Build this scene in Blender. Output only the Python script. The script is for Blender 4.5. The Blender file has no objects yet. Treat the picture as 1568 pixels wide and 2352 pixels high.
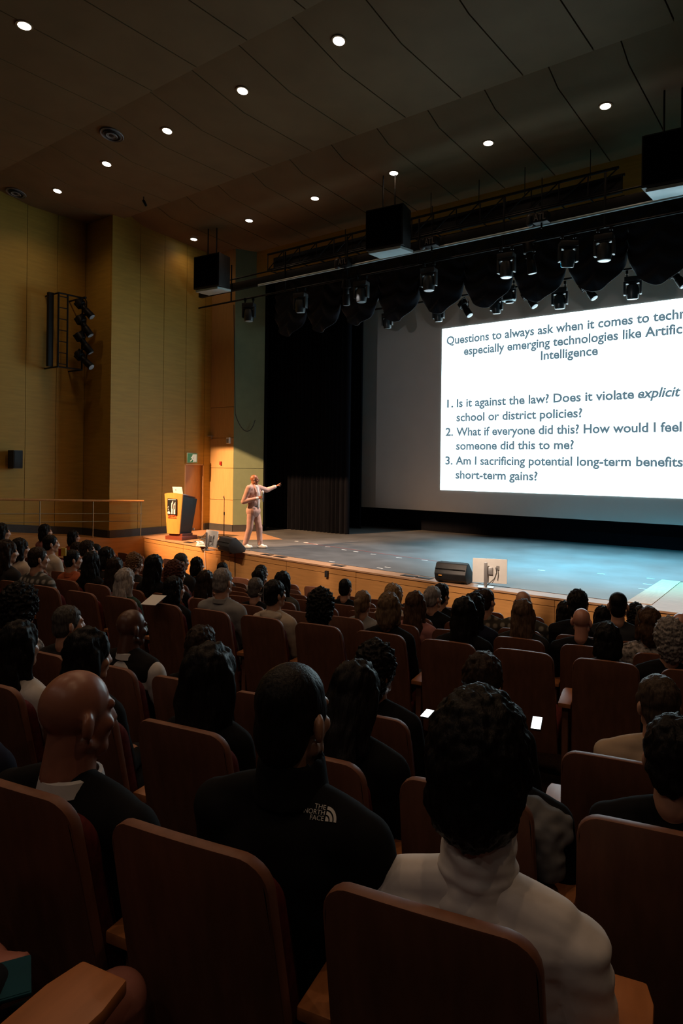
import bpy, bmesh, math, random
from mathutils import Vector, Matrix, noise
from mathutils.bvhtree import BVHTree

random.seed(7)
SC = bpy.context.scene
COL = SC.collection
PI = math.pi
R = math.radians

# ------------------------------------------------------------------ camera
FPX, CXP, CYP, ROLL = 1568.0, 784.0, 1069.0, 0.012
EYE = Vector((0, 0, 2.0))
FWD = Vector((-0.614, 0.789, 0)).normalized()
RGT = Vector((0.789, 0.614, 0)).normalized()
RX = RGT * math.cos(ROLL) + Vector((0, 0, 1)) * math.sin(ROLL)
UX = Vector((0, 0, 1)) * math.cos(ROLL) - RGT * math.sin(ROLL)
cd = bpy.data.cameras.new('camera')
cd.lens, cd.sensor_width = 24.0, 36.0
cd.shift_y = -(1176.0 - CYP) / 2352.0
cd.clip_start, cd.clip_end = 0.05, 200
cam = bpy.data.objects.new('camera', cd)
COL.objects.link(cam)
m = Matrix((RX, UX, -FWD)).transposed().to_4x4()
m.translation = EYE
cam.matrix_world = m
SC.camera = cam

def ray(px, py):
    """direction with unit depth through a photograph pixel"""
    return FWD + RX * ((px - CXP) / FPX) + UX * ((CYP - py) / FPX)
def at_y(px, py, Y):
    d = ray(px, py); return EYE + d * ((Y - EYE.y) / d.y)
def at_x(px, py, X):
    d = ray(px, py); return EYE + d * ((X - EYE.x) / d.x)
def at_z(px, py, Z):
    d = ray(px, py); return EYE + d * ((Z - EYE.z) / d.z)
def at_d(px, py, D):
    return EYE + ray(px, py) * D
def pix(p):
    v = p - EYE; D = v.dot(FWD)
    return CXP + FPX * v.dot(RX) / D, CYP - FPX * v.dot(UX) / D, D

# ------------------------------------------------------------------ world, exposure, lights
w = bpy.data.worlds.new('world'); SC.world = w; w.use_nodes = True
w.node_tree.nodes['Background'].inputs[0].default_value = (0.5, 0.6, 0.8, 1)
w.node_tree.nodes['Background'].inputs[1].default_value = 0.0015
SC.view_settings.view_transform = 'Standard'
SC.view_settings.look = 'None'
SC.view_settings.exposure = 0.0
SC.view_settings.gamma = 1.0
SC.view_settings.use_curve_mapping = False

SLIDE_L = 4.4            # radiance of the projected slide
DOWN_W = 70.0           # each ceiling downlight
WARM = (1.0, 0.62, 0.36)

def spot(name, loc, target, watts, col, angle, blend=0.3, rad=0.05):
    l = bpy.data.lights.new(name, 'SPOT')
    l.energy, l.color, l.spot_size, l.spot_blend, l.shadow_soft_size = watts, col, R(angle), blend, rad
    o = bpy.data.objects.new(name, l); COL.objects.link(o)
    o.location = loc
    o.rotation_euler = (Vector(target) - Vector(loc)).to_track_quat('-Z', 'Y').to_euler()
    return o

# front-of-house stage wash from the lighting slot high over the left aisle, shuttered onto the lectern and the speaker
FOH_AT = Vector((-15.7, 3.6, 7.7))
FOH = spot('foh_spot_lamp', FOH_AT, (-13.6, 13.2, 0.9), 23000, (1.0, 0.54, 0.27), 30, 0.55, 0.003)
# narrow lights on the stage lip from the slot over the audience
for x_, z_, w_, g_ in ((-12.4, -0.35, 2600, 14), (-9.8, -0.30, 3600, 14), (-7.4, -0.25, 3600, 14), (-5.0, 0.30, 6500, 12), (-2.7, -0.10, 4600, 13)):
    spot('foh_lip_lamp', (x_ + 1.0, 1.0, 8.0), (x_, 10.75, z_), w_, (1.0, 0.74, 0.55), g_, 0.6, 0.05)
# pale wash over the left half of the stage from the front truss
spot('stage_pale_lamp', (-9.8, 13.0, 6.2), (-9.7, 12.0, 0), 2600, (1.0, 0.80, 0.70), 62, 0.8, 0.10)
# house lamps at the rear of the auditorium, behind the photographer
for x_ in (-8.0, -5.0, -2.0, 1.0, 4.0):
    spot('rear_house_lamp', (x_, -4.0, 8.2), (x_ * 0.5 - 1.0, 4.5, 0.0), 36, (1.0, 0.78, 0.62), 100, 0.8, 0.12)
# cyan stage wash from three heads of the front truss
for k_, x_ in enumerate((-6.5, -4.9, -3.5)):
    spot('stage_wash_lamp', (x_, 13.25, 6.1), (x_ + 0.2, 14.5, 0), (2600, 4600, 5200)[k_], (0.06, 0.68, 1.0), 66, 0.9, 0.12)
# added unseen lamp that imitates projection spill on the grey screen
FILL_AT = Vector((-6.4, -2.0, 3.3))
spot('screen_fill_lamp', FILL_AT, (-6.4, 18.0, 3.9), 600, (1.0, 0.96, 0.94), 42, 0.3, 0.014)
# the four profile spots on the wall ladder are dark
LADDER_LAMPS = [(-16.05, 10.15, 5.95), (-16.05, 10.15, 5.50), (-16.05, 10.15, 5.05), (-16.05, 10.15, 4.60)]
LADDER_AIM = [(-12.2, 12.3, 1.0), (-13.6, 11.9, 0.6), (-14.0, 12.6, -0.1), (-11.0, 12.0, -0.2)]

# ------------------------------------------------------------------ materials
def lin(c):
    return tuple((x / 12.92 if x <= 0.04045 else ((x + 0.055) / 1.055) ** 2.4) for x in c)
def mat(name, col, rough=0.6, metal=0.0, spec=0.5, noise_s=0, noise_a=0.0, stretch=(1, 1, 1), bump=0.0, emit=None, estr=0.0, sheen=0.0, col2=None):
    m = bpy.data.materials.new(name); m.use_nodes = True
    nt = m.node_tree; b = nt.nodes['Principled BSDF']
    b.inputs['Base Color'].default_value = (*col, 1)
    b.inputs['Roughness'].default_value = rough
    b.inputs['Metallic'].default_value = metal
    b.inputs['Specular IOR Level'].default_value = spec
    if sheen: b.inputs['Sheen Weight'].default_value = sheen
    if emit:
        b.inputs['Emission Color'].default_value = (*emit, 1)
        b.inputs['Emission Strength'].default_value = estr
    if noise_s:
        tc = nt.nodes.new('ShaderNodeTexCoord'); mp = nt.nodes.new('ShaderNodeMapping')
        mp.inputs['Scale'].default_value = stretch
        nz = nt.nodes.new('ShaderNodeTexNoise'); nz.inputs['Scale'].default_value = noise_s
        nz.inputs['Detail'].default_value = 5
        nt.links.new(tc.outputs['Object'], mp.inputs[0]); nt.links.new(mp.outputs[0], nz.inputs['Vector'])
        rp = nt.nodes.new('ShaderNodeValToRGB')
        a = col2 if col2 else tuple(max(0, c * (1 - noise_a)) for c in col)
        z = col if col2 else tuple(min(1, c * (1 + noise_a)) for c in col)
        rp.color_ramp.elements[0].color = (*a, 1); rp.color_ramp.elements[0].position = 0.3
        rp.color_ramp.elements[1].color = (*z, 1); rp.color_ramp.elements[1].position = 0.7
        nt.links.new(nz.outputs['Fac'], rp.inputs[0])
        nt.links.new(rp.outputs[0], b.inputs['Base Color'])
        if bump:
            bp = nt.nodes.new('ShaderNodeBump'); bp.inputs['Strength'].default_value = bump
            bp.inputs['Distance'].default_value = 0.01
            nt.links.new(nz.outputs['Fac'], bp.inputs['Height'])
            nt.links.new(bp.outputs[0], b.inputs['Normal'])
    return m

M = {}
M['wall_wood'] = mat('wall_wood', (0.42, 0.26, 0.045), 0.55, spec=0.3, noise_s=3, noise_a=0.10, stretch=(0.6, 0.6, 6))
M['pale_veneer'] = mat('pale_veneer', (0.44, 0.27, 0.105), 0.5, spec=0.3, noise_s=4, noise_a=0.06, stretch=(5, 5, 0.7))
M['ceiling_wood'] = mat('ceiling_wood', (0.20, 0.125, 0.06), 0.7, spec=0.2, noise_s=1.5, noise_a=0.08)
M['ceiling_dark'] = mat('ceiling_dark', (0.012, 0.010, 0.008), 0.9, noise_s=2, noise_a=0.2)
M['green_wall'] = mat('green_wall', (0.17, 0.215, 0.13), 0.7, spec=0.2, noise_s=4, noise_a=0.06)
M['baseboard'] = mat('baseboard', (0.035, 0.036, 0.036), 0.6, noise_s=5, noise_a=0.15)
M['stage_wood'] = mat('stage_wood', (0.42, 0.24, 0.13), 0.45, spec=0.4, noise_s=4, noise_a=0.14, stretch=(1, 6, 1))
M['stage_front'] = mat('stage_front', (0.48, 0.235, 0.075), 0.5, spec=0.3, noise_s=5, noise_a=0.10, stretch=(0.5, 0.5, 5))
M['carpet'] = mat('carpet', (0.03, 0.016, 0.014), 0.95, spec=0.1, noise_s=40, noise_a=0.3)
M['seat_wood'] = mat('seat_wood', (0.19, 0.078, 0.044), 0.5, spec=0.35, noise_s=6, noise_a=0.18, stretch=(4, 4, 0.6))
M['arm_wood'] = mat('arm_wood', (0.42, 0.16, 0.055), 0.4, spec=0.4, noise_s=6, noise_a=0.14, stretch=(6, 1, 4))
M['seat_fabric'] = mat('seat_fabric', (0.10, 0.018, 0.018), 0.9, spec=0.15, noise_s=60, noise_a=0.25)
M['black_metal'] = mat('black_metal', (0.006, 0.006, 0.0065), 0.5, spec=0.2, noise_s=8, noise_a=0.2)
M['black_plastic'] = mat('black_plastic', (0.016, 0.016, 0.017), 0.55, noise_s=12, noise_a=0.2)
M['velvet'] = mat('velvet', (0.006, 0.008, 0.014), 0.85, spec=0.2, sheen=0.15, noise_s=6, noise_a=0.3, stretch=(8, 8, 0.5))
M['drape'] = mat('drape', (0.0035, 0.004, 0.006), 0.95, spec=0.05, noise_s=5, noise_a=0.3, stretch=(8, 8, 0.4))
M['screen'] = mat('screen', (0.62, 0.58, 0.55), 0.85, spec=0.1, noise_s=2, noise_a=0.02)
M['silver'] = mat('silver', (0.55, 0.55, 0.56), 0.35, metal=0.7, noise_s=10, noise_a=0.05)
M['white_plastic'] = mat('white_plastic', (0.72, 0.72, 0.70), 0.4, noise_s=10, noise_a=0.03)
M['podium_wood'] = mat('podium_wood', (0.55, 0.26, 0.06), 0.35, noise_s=4, noise_a=0.10, stretch=(8, 8, 0.8))
M['podium_red'] = mat('podium_red', (0.16, 0.035, 0.015), 0.4, noise_s=5, noise_a=0.15, stretch=(1, 6, 6))
M['rail_wood'] = mat('rail_wood', (0.45, 0.22, 0.07), 0.4, noise_s=6, noise_a=0.12, stretch=(1, 6, 6))
M['rail_metal'] = mat('rail_metal', (0.30, 0.26, 0.16), 0.35, metal=0.8, noise_s=10, noise_a=0.05)
M['door_wood'] = mat('door_wood', (0.45, 0.21, 0.05), 0.45, noise_s=4, noise_a=0.10, stretch=(5, 5, 0.7))
M['door_frame'] = mat('door_frame', (0.55, 0.35, 0.16), 0.4, noise_s=5, noise_a=0.08)
M['red'] = mat('red', (0.35, 0.012, 0.008), 0.4, noise_s=10, noise_a=0.08)
M['grey_plastic'] = mat('grey_plastic', (0.25, 0.25, 0.25), 0.5, noise_s=8, noise_a=0.06)
M['white_tape'] = mat('white_tape', (0.75, 0.75, 0.72), 0.6, noise_s=8, noise_a=0.05)
M['red_tape'] = mat('red_tape', (0.30, 0.07, 0.06), 0.6, noise_s=8, noise_a=0.05)
M['lens'] = mat('lens', (0.35, 0.42, 0.46), 0.15, spec=0.8, noise_s=40, noise_a=0.2)
M['lamp_disc'] = mat('lamp_disc', (0.9, 0.9, 0.9), 0.5, emit=(1.0, 0.93, 0.82), estr=9.0, noise_s=8, noise_a=0.01)
M['letters'] = mat('letters', (0.16, 0.15, 0.14), 0.6, noise_s=8, noise_a=0.05)
M['panel_pale'] = mat('panel_pale', (0.50, 0.66, 0.70), 0.4, noise_s=6, noise_a=0.05)
M['sign_green'] = mat('sign_green', (0.02, 0.16, 0.06), 0.4, noise_s=6, noise_a=0.05, emit=(0.03, 0.25, 0.10), estr=0.25)
M['sign_white'] = mat('sign_white', (0.7, 0.75, 0.68), 0.4, noise_s=6, noise_a=0.05, emit=(0.75, 0.9, 0.7), estr=0.22)
M['logo_black'] = mat('logo_black', (0.012, 0.013, 0.014), 0.35, noise_s=8, noise_a=0.2)
M['logo_red'] = mat('logo_red', (0.35, 0.03, 0.01), 0.5, noise_s=8, noise_a=0.05)
M['phone_screen'] = mat('phone_screen', (0.2, 0.25, 0.3), 0.3, emit=(0.65, 0.85, 1.0), estr=1.3, noise_s=9, noise_a=0.1)
M['phone_white'] = mat('phone_white', (0.2, 0.25, 0.3), 0.3, emit=(0.9, 0.97, 1.0), estr=3.0, noise_s=9, noise_a=0.1)
M['phone_case'] = mat('phone_case', (0.004, 0.055, 0.08), 0.7, spec=0.15, noise_s=9, noise_a=0.1)
M['paper'] = mat('paper', (0.75, 0.75, 0.73), 0.7, noise_s=9, noise_a=0.03)

# marley stage floor: scuffed black vinyl
def stage_mat():
    m = bpy.data.materials.new('stage_vinyl'); m.use_nodes = True
    nt = m.node_tree; b = nt.nodes['Principled BSDF']
    tc = nt.nodes.new('ShaderNodeTexCoord')
    n1 = nt.nodes.new('ShaderNodeTexNoise'); n1.inputs['Scale'].default_value = 1.1; n1.inputs['Detail'].default_value = 8
    mp = nt.nodes.new('ShaderNodeMapping'); mp.inputs['Scale'].default_value = (0.7, 5.0, 1)
    n2 = nt.nodes.new('ShaderNodeTexNoise'); n2.inputs['Scale'].default_value = 3.0; n2.inputs['Detail'].default_value = 10
    n2.inputs['Roughness'].default_value = 0.7
    nt.links.new(tc.outputs['Object'], n1.inputs['Vector'])
    nt.links.new(tc.outputs['Object'], mp.inputs[0]); nt.links.new(mp.outputs[0], n2.inputs['Vector'])
    mx = nt.nodes.new('ShaderNodeMath'); mx.operation = 'MULTIPLY'
    nt.links.new(n1.outputs['Fac'], mx.inputs[0]); nt.links.new(n2.outputs['Fac'], mx.inputs[1])
    rp = nt.nodes.new('ShaderNodeValToRGB')
    rp.color_ramp.elements[0].position = 0.12; rp.color_ramp.elements[0].color = (0.045, 0.048, 0.050, 1)
    rp.color_ramp.elements[1].position = 0.42; rp.color_ramp.elements[1].color = (0.125, 0.130, 0.132, 1)
    nt.links.new(mx.outputs[0], rp.inputs[0]); nt.links.new(rp.outputs[0], b.inputs['Base Color'])
    rr = nt.nodes.new('ShaderNodeMapRange')
    rr.inputs[3].default_value = 0.38; rr.inputs[4].default_value = 0.60
    nt.links.new(n2.outputs['Fac'], rr.inputs[0]); nt.links.new(rr.outputs[0], b.inputs['Roughness'])
    b.inputs['Specular IOR Level'].default_value = 0.6
    return m
M['stage_vinyl'] = stage_mat()

def emis(name, col, s):
    m = bpy.data.materials.new(name); m.use_nodes = True
    nt = m.node_tree
    for n in list(nt.nodes): nt.nodes.remove(n)
    o = nt.nodes.new('ShaderNodeOutputMaterial'); e = nt.nodes.new('ShaderNodeEmission')
    e.inputs[0].default_value = (*col, 1); e.inputs[1].default_value = s
    nt.links.new(e.outputs[0], o.inputs[0]); return m
M['slide'] = emis('slide', (0.70, 0.93, 1.0), SLIDE_L)
M['slide_text'] = emis('slide_text', (0.12, 0.20, 0.25), 1.0)

_cloth = {}
def cloth(col, kind='plain'):
    k = (tuple(round(c, 3) for c in col), kind)
    if k not in _cloth:
        if kind == 'plaid': _cloth[k] = plaid(col)
        elif kind == 'spots': _cloth[k] = mat('cloth_pattern', (0.5, 0.45, 0.42), 0.9, noise_s=38, col2=col, spec=0.1)
        else: _cloth[k] = mat('cloth', col, 0.9, spec=0.12, noise_s=7, noise_a=0.14, bump=0.35)
    return _cloth[k]
def plaid(col):
    m = bpy.data.materials.new('cloth_plaid'); m.use_nodes = True
    nt = m.node_tree; b = nt.nodes['Principled BSDF']; b.inputs['Roughness'].default_value = 0.9
    tc = nt.nodes.new('ShaderNodeTexCoord'); acc = None
    for d, s in (('X', 4.2), ('Z', 4.2)):
        wv = nt.nodes.new('ShaderNodeTexWave'); wv.bands_direction = d; wv.inputs['Scale'].default_value = s
        wv.inputs['Distortion'].default_value = 0.6
        nt.links.new(tc.outputs['Object'], wv.inputs['Vector'])
        if acc is None: acc = wv.outputs['Fac']
        else:
            mm = nt.nodes.new('ShaderNodeMath'); mm.operation = 'MULTIPLY'
            nt.links.new(acc, mm.inputs[0]); nt.links.new(wv.outputs['Fac'], mm.inputs[1]); acc = mm.outputs[0]
    rp = nt.nodes.new('ShaderNodeValToRGB')
    rp.color_ramp.elements[0].position = 0.15; rp.color_ramp.elements[0].color = (*[c * 0.15 for c in col], 1)
    rp.color_ramp.elements[1].position = 0.6; rp.color_ramp.elements[1].color = (*col, 1)
    nt.links.new(acc, rp.inputs[0]); nt.links.new(rp.outputs[0], b.inputs['Base Color'])
    return m
_hairm, _skinm = {}, {}
def hair_mat(c):
    if c not in _hairm:
        _hairm[c] = mat('hair', c, 0.45, spec=0.13, noise_s=14, noise_a=0.45, stretch=(9, 9, 1.2), bump=0.5)
    return _hairm[c]
def skin_mat(c):
    if c not in _skinm:
        _skinm[c] = mat('skin', c, 0.36, spec=0.55, noise_s=12, noise_a=0.06)
    return _skinm[c]

# ------------------------------------------------------------------ mesh helpers
def link(o, parent=None):
    COL.objects.link(o)
    if parent is not None: o.parent = parent
    return o
def mesh_obj(name, me, m=None, parent=None, smooth=None):
    o = bpy.data.objects.new(name, me)
    if m is not None and not me.materials: me.materials.append(m)
    if smooth == 'all': me.polygons.foreach_set('use_smooth', [True] * len(me.polygons))
    elif smooth is not None:
        me.polygons.foreach_set('use_smooth', [True] * len(me.polygons)); me.set_sharp_from_angle(angle=R(smooth))
    return link(o, parent)
def tag(o, label=None, cat=None, group=None, kind=None):
    if label: o['label'] = label
    if cat: o['category'] = cat
    if group: o['group'] = group
    if kind: o['kind'] = kind
    return o
def thing(name, label, cat, loc=(0, 0, 0), rz=0.0, group=None):
    o = bpy.data.objects.new(name, None); COL.objects.link(o)
    o.empty_display_size = 0.1
    o.location = loc; o.rotation_euler = (0, 0, rz)
    return tag(o, label, cat, group)

class MB:
    def __init__(s): s.v, s.f = [], []
    def add(s, vs, fs, T=None):
        k = len(s.v)
        for p in vs:
            p = Vector(p); s.v.append(T @ p if T is not None else p)
        s.f += [tuple(i + k for i in q) for q in fs]; return s
    def box(s, c, d, T=None):
        x, y, z = d[0] / 2, d[1] / 2, d[2] / 2
        vs = [(c[0] + a * x, c[1] + b * y, c[2] + e * z) for e in (-1, 1) for b in (-1, 1) for a in (-1, 1)]
        return s.add(vs, [(0, 2, 3, 1), (4, 5, 7, 6), (0, 1, 5, 4), (2, 6, 7, 3), (0, 4, 6, 2), (1, 3, 7, 5)], T)
    def prism(s, poly, z0, z1, T=None):
        n = len(poly)
        vs = [(p[0], p[1], z0) for p in poly] + [(p[0], p[1], z1) for p in poly]
        fs = [tuple(range(n - 1, -1, -1)), tuple(range(n, 2 * n))] + [(i, (i + 1) % n, n + (i + 1) % n, n + i) for i in range(n)]
        return s.add(vs, fs, T)
    def tube(s, pts, r, n=8, T=None):
        pts = [Vector(p) for p in pts]; vs, fs = [], []
        up = Vector((0, 0, 1))
        for i, p in enumerate(pts):
            t = (pts[min(i + 1, len(pts) - 1)] - pts[max(i - 1, 0)]).normalized()
            a = t.cross(up if abs(t.z) < 0.95 else Vector((1, 0, 0))).normalized(); b = t.cross(a)
            rr = r[i] if isinstance(r, (list, tuple)) else r
            vs += [p + a * (rr * math.cos(2 * PI * k / n)) + b * (rr * math.sin(2 * PI * k / n)) for k in range(n)]
        for i in range(len(pts) - 1):
            for k in range(n):
                fs.append((i * n + k, i * n + (k + 1) % n, (i + 1) * n + (k + 1) % n, (i + 1) * n + k))
        fs.append(tuple(range(n - 1, -1, -1))); q = (len(pts) - 1) * n; fs.append(tuple(range(q, q + n)))
        return s.add(vs, fs, T)
    def ball(s, c, r, T=None, nu=16, nv=10):
        r = (r, r, r) if not isinstance(r, (list, tuple)) else r
        return s.cap((c[0], c[1], c[2]), (c[0], c[1], c[2] + 1e-6), 1.0, 1.0, T, nu, nv, sc=r)
    def cap(s, a, b, ra, rb, T=None, nu=14, nv=8, sc=None):
        a, b = Vector(a), Vector(b); ax = (b - a)
        L = ax.length; ax = ax.normalized() if L > 1e-5 else Vector((0, 0, 1))
        u = ax.cross(Vector((0, 0, 1)) if abs(ax.z) < 0.9 else Vector((1, 0, 0))).normalized(); w = ax.cross(u)
        if sc: u, w, ax = Vector((1, 0, 0)), Vector((0, 1, 0)), Vector((0, 0, 1))
        vs, fs = [], []
        def put(c, rr, th):
            row = []
            for k in range(nu):
                f = 2 * PI * k / nu
                d = u * (math.cos(f) * math.cos(th)) + w * (math.sin(f) * math.cos(th)) + ax * math.sin(th)
                if sc: d = Vector((d.x * sc[0], d.y * sc[1], d.z * sc[2]))
                row.append(c + d * rr)
            return row
        rows = [put(a, ra, -PI / 2 + PI / 2 * i / nv) for i in range(1, nv + 1)] + [put(b, rb, PI / 2 * i / nv) for i in range(0 if not sc else 1, nv)]
        bot = a - (ax * ra if not sc else Vector((0, 0, sc[2]))); top = b + (ax * rb if not sc else Vector((0, 0, sc[2])))
        vs = [bot] + [p for row in rows for p in row] + [top]
        for k in range(nu):
            fs.append((0, 1 + (k + 1) % nu, 1 + k))
            for i in range(len(rows) - 1):
                q = 1 + i * nu
                fs.append((q + k, q + (k + 1) % nu, q + nu + (k + 1) % nu, q + nu + k))
            q = 1 + (len(rows) - 1) * nu
            fs.append((q + k, q + (k + 1) % nu, len(vs) - 1))
        return s.add(vs, fs, T)
    def lathe(s, prof, c=(0, 0, 0), n=24, T=None):
        vs, fs = [], []
        for r_, z in prof:
            vs += [(c[0] + r_ * math.cos(2 * PI * k / n), c[1] + r_ * math.sin(2 * PI * k / n), c[2] + z) for k in range(n)]
        for i in range(len(prof) - 1):
            for k in range(n): fs.append((i * n + k, i * n + (k + 1) % n, (i + 1) * n + (k + 1) % n, (i + 1) * n + k))
        fs.append(tuple(range(n - 1, -1, -1))); q = (len(prof) - 1) * n; fs.append(tuple(range(q, q + n)))
        return s.add(vs, fs, T)
    def mesh(s, name='m', bevel=0.0, seg=2):
        me = bpy.data.meshes.new(name)
        me.from_pydata([tuple(p) for p in s.v], [], s.f); me.validate()
        bm = bmesh.new(); bm.from_mesh(me)
        bmesh.ops.recalc_face_normals(bm, faces=bm.faces)
        if bevel: bmesh.ops.bevel(bm, geom=[e for e in bm.edges if len(e.link_faces) == 2 and e.calc_face_angle(0) > 0.6], offset=bevel, segments=seg, profile=0.6, affect='EDGES')
        bm.to_mesh(me); bm.free(); return me
    def build(s, name, m, parent=None, bevel=0.0, smooth=40):
        return mesh_obj(name, s.mesh(name, bevel), m, parent, smooth)

def look(a, b, roll=0.0):
    """matrix whose local -Z runs from a to b"""
    q = (Vector(b) - Vector(a)).to_track_quat('-Z', 'Y')
    return Matrix.Translation(Vector(a)) @ q.to_matrix().to_4x4()

def blob(mb, voxel, smooth=4, disp=None):
    """union of closed pieces as ONE continuous skin"""
    me = mb.mesh('blob'); o = bpy.data.objects.new('blob', me); COL.objects.link(o)
    r = o.modifiers.new('r', 'REMESH'); r.mode = 'VOXEL'; r.voxel_size = voxel
    sm = o.modifiers.new('s', 'SMOOTH'); sm.iterations = smooth; sm.factor = 0.5
    dg = bpy.context.evaluated_depsgraph_get()
    out = bpy.data.meshes.new_from_object(o.evaluated_get(dg))
    bpy.data.objects.remove(o); bpy.data.meshes.remove(me)
    if disp:
        n = [v.normal.copy() for v in out.vertices]
        for v, q in zip(out.vertices, n): v.co += disp(v.co, q)
    out.polygons.foreach_set('use_smooth', [True] * len(out.polygons))
    return out

def struct(name, mb, m, bevel=0.0, smooth=30):
    o = mb.build(name, m, None, bevel, smooth); o['kind'] = 'structure'; return o

def text_mesh(body, shear=0.0, ext=0.0, offset=0.0, space=1.0):
    c = bpy.data.curves.new('t', 'FONT'); c.body = body; c.shear = shear; c.extrude = ext; c.offset = offset
    c.space_character = space; c.resolution_u = 3
    o = bpy.data.objects.new('t', c); COL.objects.link(o)
    dg = bpy.context.evaluated_depsgraph_get()
    me = bpy.data.meshes.new_from_object(o.evaluated_get(dg))
    bpy.data.objects.remove(o); bpy.data.curves.remove(c); me.materials.clear()
    return me
# ------------------------------------------------------------------ seating rows (arcs round a far centre)
CEN = Vector((-15.3, 63.2, 0))
ROWDEF = [('Z', 800, 0.36, 0.65), ('N', 800, 1.349, 0.826), ('P', 800, 2.33, 1.01), ('Q', 800, 3.33, 1.19),
          ('A', 800, 5.536, 1.317), ('B', 1140, 5.93, 1.457), ('C', 1140, 6.87, 1.60), ('D', 1140, 7.81, 1.77),
          ('E', 1140, 8.75, 1.92), ('F', 1140, 9.70, 2.06), ('G', 1140, 10.64, 2.17), ('H', 1140, 11.58, 2.17)]
ROW = {}
for k, px, D, h in ROWDEF:
    p = at_d(px, 1073, D); p.z = 0
    ROW[k] = dict(r=(p - CEN).length, z=EYE.z - h - 1.06, h=h)
ORDER = [k for k, *_ in ROWDEF]
FRONT_Z = -1.23
def arc(r, x):
    """point of the arc of radius r at world x, and its heading"""
    dx = x - CEN.x; y = CEN.y - math.sqrt(r * r - dx * dx)
    return Vector((x, y, 0)), math.asin(dx / r)        # rotation of the row normal: n = (-sin, cos)
def row_at_pixel(k, px, fwd=0.0):
    """where the vertical plane through pixel column px meets row k (moved fwd metres towards the stage)"""
    r = ROW[k]['r'] - fwd
    d = ray(px, 1073); d = Vector((d.x, d.y, 0)).normalized()
    o = Vector((0, 0, 0)) - CEN
    b = o.dot(d); c = o.dot(o) - r * r
    s = -b - math.sqrt(b * b - c)
    p = d * s
    return p, math.asin((p.x - CEN.x) / r)

# ------------------------------------------------------------------ structure: floor
fl = MB()
def tier(r0, r1, z, x0=-17.2, x1=5.0, n=24):
    pa = [arc(r0, x0 + (x1 - x0) * i / n)[0] for i in range(n + 1)]
    pb = [arc(r1, x0 + (x1 - x0) * i / n)[0] for i in range(n + 1)]
    fl.prism([(p.x, p.y) for p in pa] + [(p.x, p.y) for p in reversed(pb)], -2.2, z)
fl_edges = []
rr = lambda k: ROW[k]['r']
tier(rr('Z') + 6.0, rr('Z') + 0.03, ROW['Z']['z'] + 0.10)
seq = ['Z', 'N', 'P', 'Q']
for i, k in enumerate(seq):
    r1 = rr(seq[i + 1]) + 0.03 if i < 3 else rr('Q') - 1.0
    tier(rr(k) + 0.03, r1, ROW[k]['z'])
tier(rr('Q') - 1.0, rr('A') + 0.03, ROW['A']['z'])
seq = ['A', 'B', 'C', 'D', 'E', 'F']
for i, k in enumerate(seq):
    r1 = rr(seq[i + 1]) + 0.03 if i < 5 else rr('F') - 0.55
    tier(rr(k) + 0.03, r1, ROW[k]['z'])
tier(rr('F') - 0.55, rr('F') - 8.0, FRONT_Z)
struct('floor', fl, M['carpet'])

# stage -------------------------------------------------------------
EDGE = [(-15.65, 11.40), (-13.6, 11.12), (-11.33, 10.85), (-9.18, 10.62), (-7.4, 10.47), (-6.0, 10.38), (-4.5, 10.34), (-3.06, 10.37), (-1.2, 10.50), (1.0, 10.75), (4.0, 11.3)]
def edge_y(x):
    for (x0, y0), (x1, y1) in zip(EDGE, EDGE[1:]):
        if x0 <= x <= x1: return y0 + (y1 - y0) * (x - x0) / (x1 - x0)
    return EDGE[0][1] if x < EDGE[0][0] else EDGE[-1][1]
def smooth_edge(n=60, off=0.0, x0=-15.65, x1=4.0):
    out = []
    for i in range(n + 1):
        x = x0 + (x1 - x0) * i / n
        y = sum(edge_y(x + d) for d in (-0.9, -0.45, 0, 0.45, 0.9)) / 5 if x0 + 1 < x < x1 - 1 else edge_y(x)
        out.append((x, y + off))
    return out
E0 = smooth_edge()
# the boards lie on a dark core; front fascia is a band of its own with vertical panel joints
core = MB(); core.prism(smooth_edge(off=0.05) + [(4, 19), (-17.2, 19), (-17.2, 11.45)], -1.4, -0.03)
struct('floor_stage_core', core, M['ceiling_dark'])
top = MB(); top.prism(smooth_edge(off=-0.02) + [(4, 19), (-17.2, 19), (-17.2, 11.40)], -0.03, 0.0)
struct('floor_stage', top, M['stage_wood'])
fr = MB()
seg = [E0[i:i + 7] for i in range(0, 60, 6)]
for s in seg:
    a, b = s[0], s[-1]
    s2 = [(p[0] + (0.004 if i == 0 else -0.004 if i == len(s) - 1 else 0), p[1]) for i, p in enumerate(s)]
    fr.prism(s2 + [(p[0], p[1] + 0.05) for p in reversed(s2)], -1.2, -0.15)
    s3 = s2
    fr.prism(s3 + [(p[0], p[1] + 0.05) for p in reversed(s3)], -0.14, -0.03)
struct('wall_stage_front', fr, M['stage_front'])
def inset(x0, x1, off): return smooth_edge(30, off, x0, x1)
mar = MB()
poly = [(-13.87, 11.60)] + [p for p in inset(-13.6, -2.86, 0.33)] + [(-2.95, 13.3), (4, 13.2), (4, 18.6), (-16.5, 18.6), (-14.3, 14.4), (-12.4, 13.45)]
mar.prism(poly, 0.0, 0.006)
struct('floor_stage_vinyl', mar, M['stage_vinyl'])
bd = MB()   # pale edging boards where the vinyl ends
bd.prism([(-2.90, 10.73), (-2.55, 10.75), (-2.68, 13.3), (-2.99, 13.3)], 0.0, 0.009)
struct('trim_stage_edging', bd, mat('pale_board', (0.55, 0.40, 0.26), 0.5, noise_s=4, noise_a=0.1, stretch=(6, 1, 1)))

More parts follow.
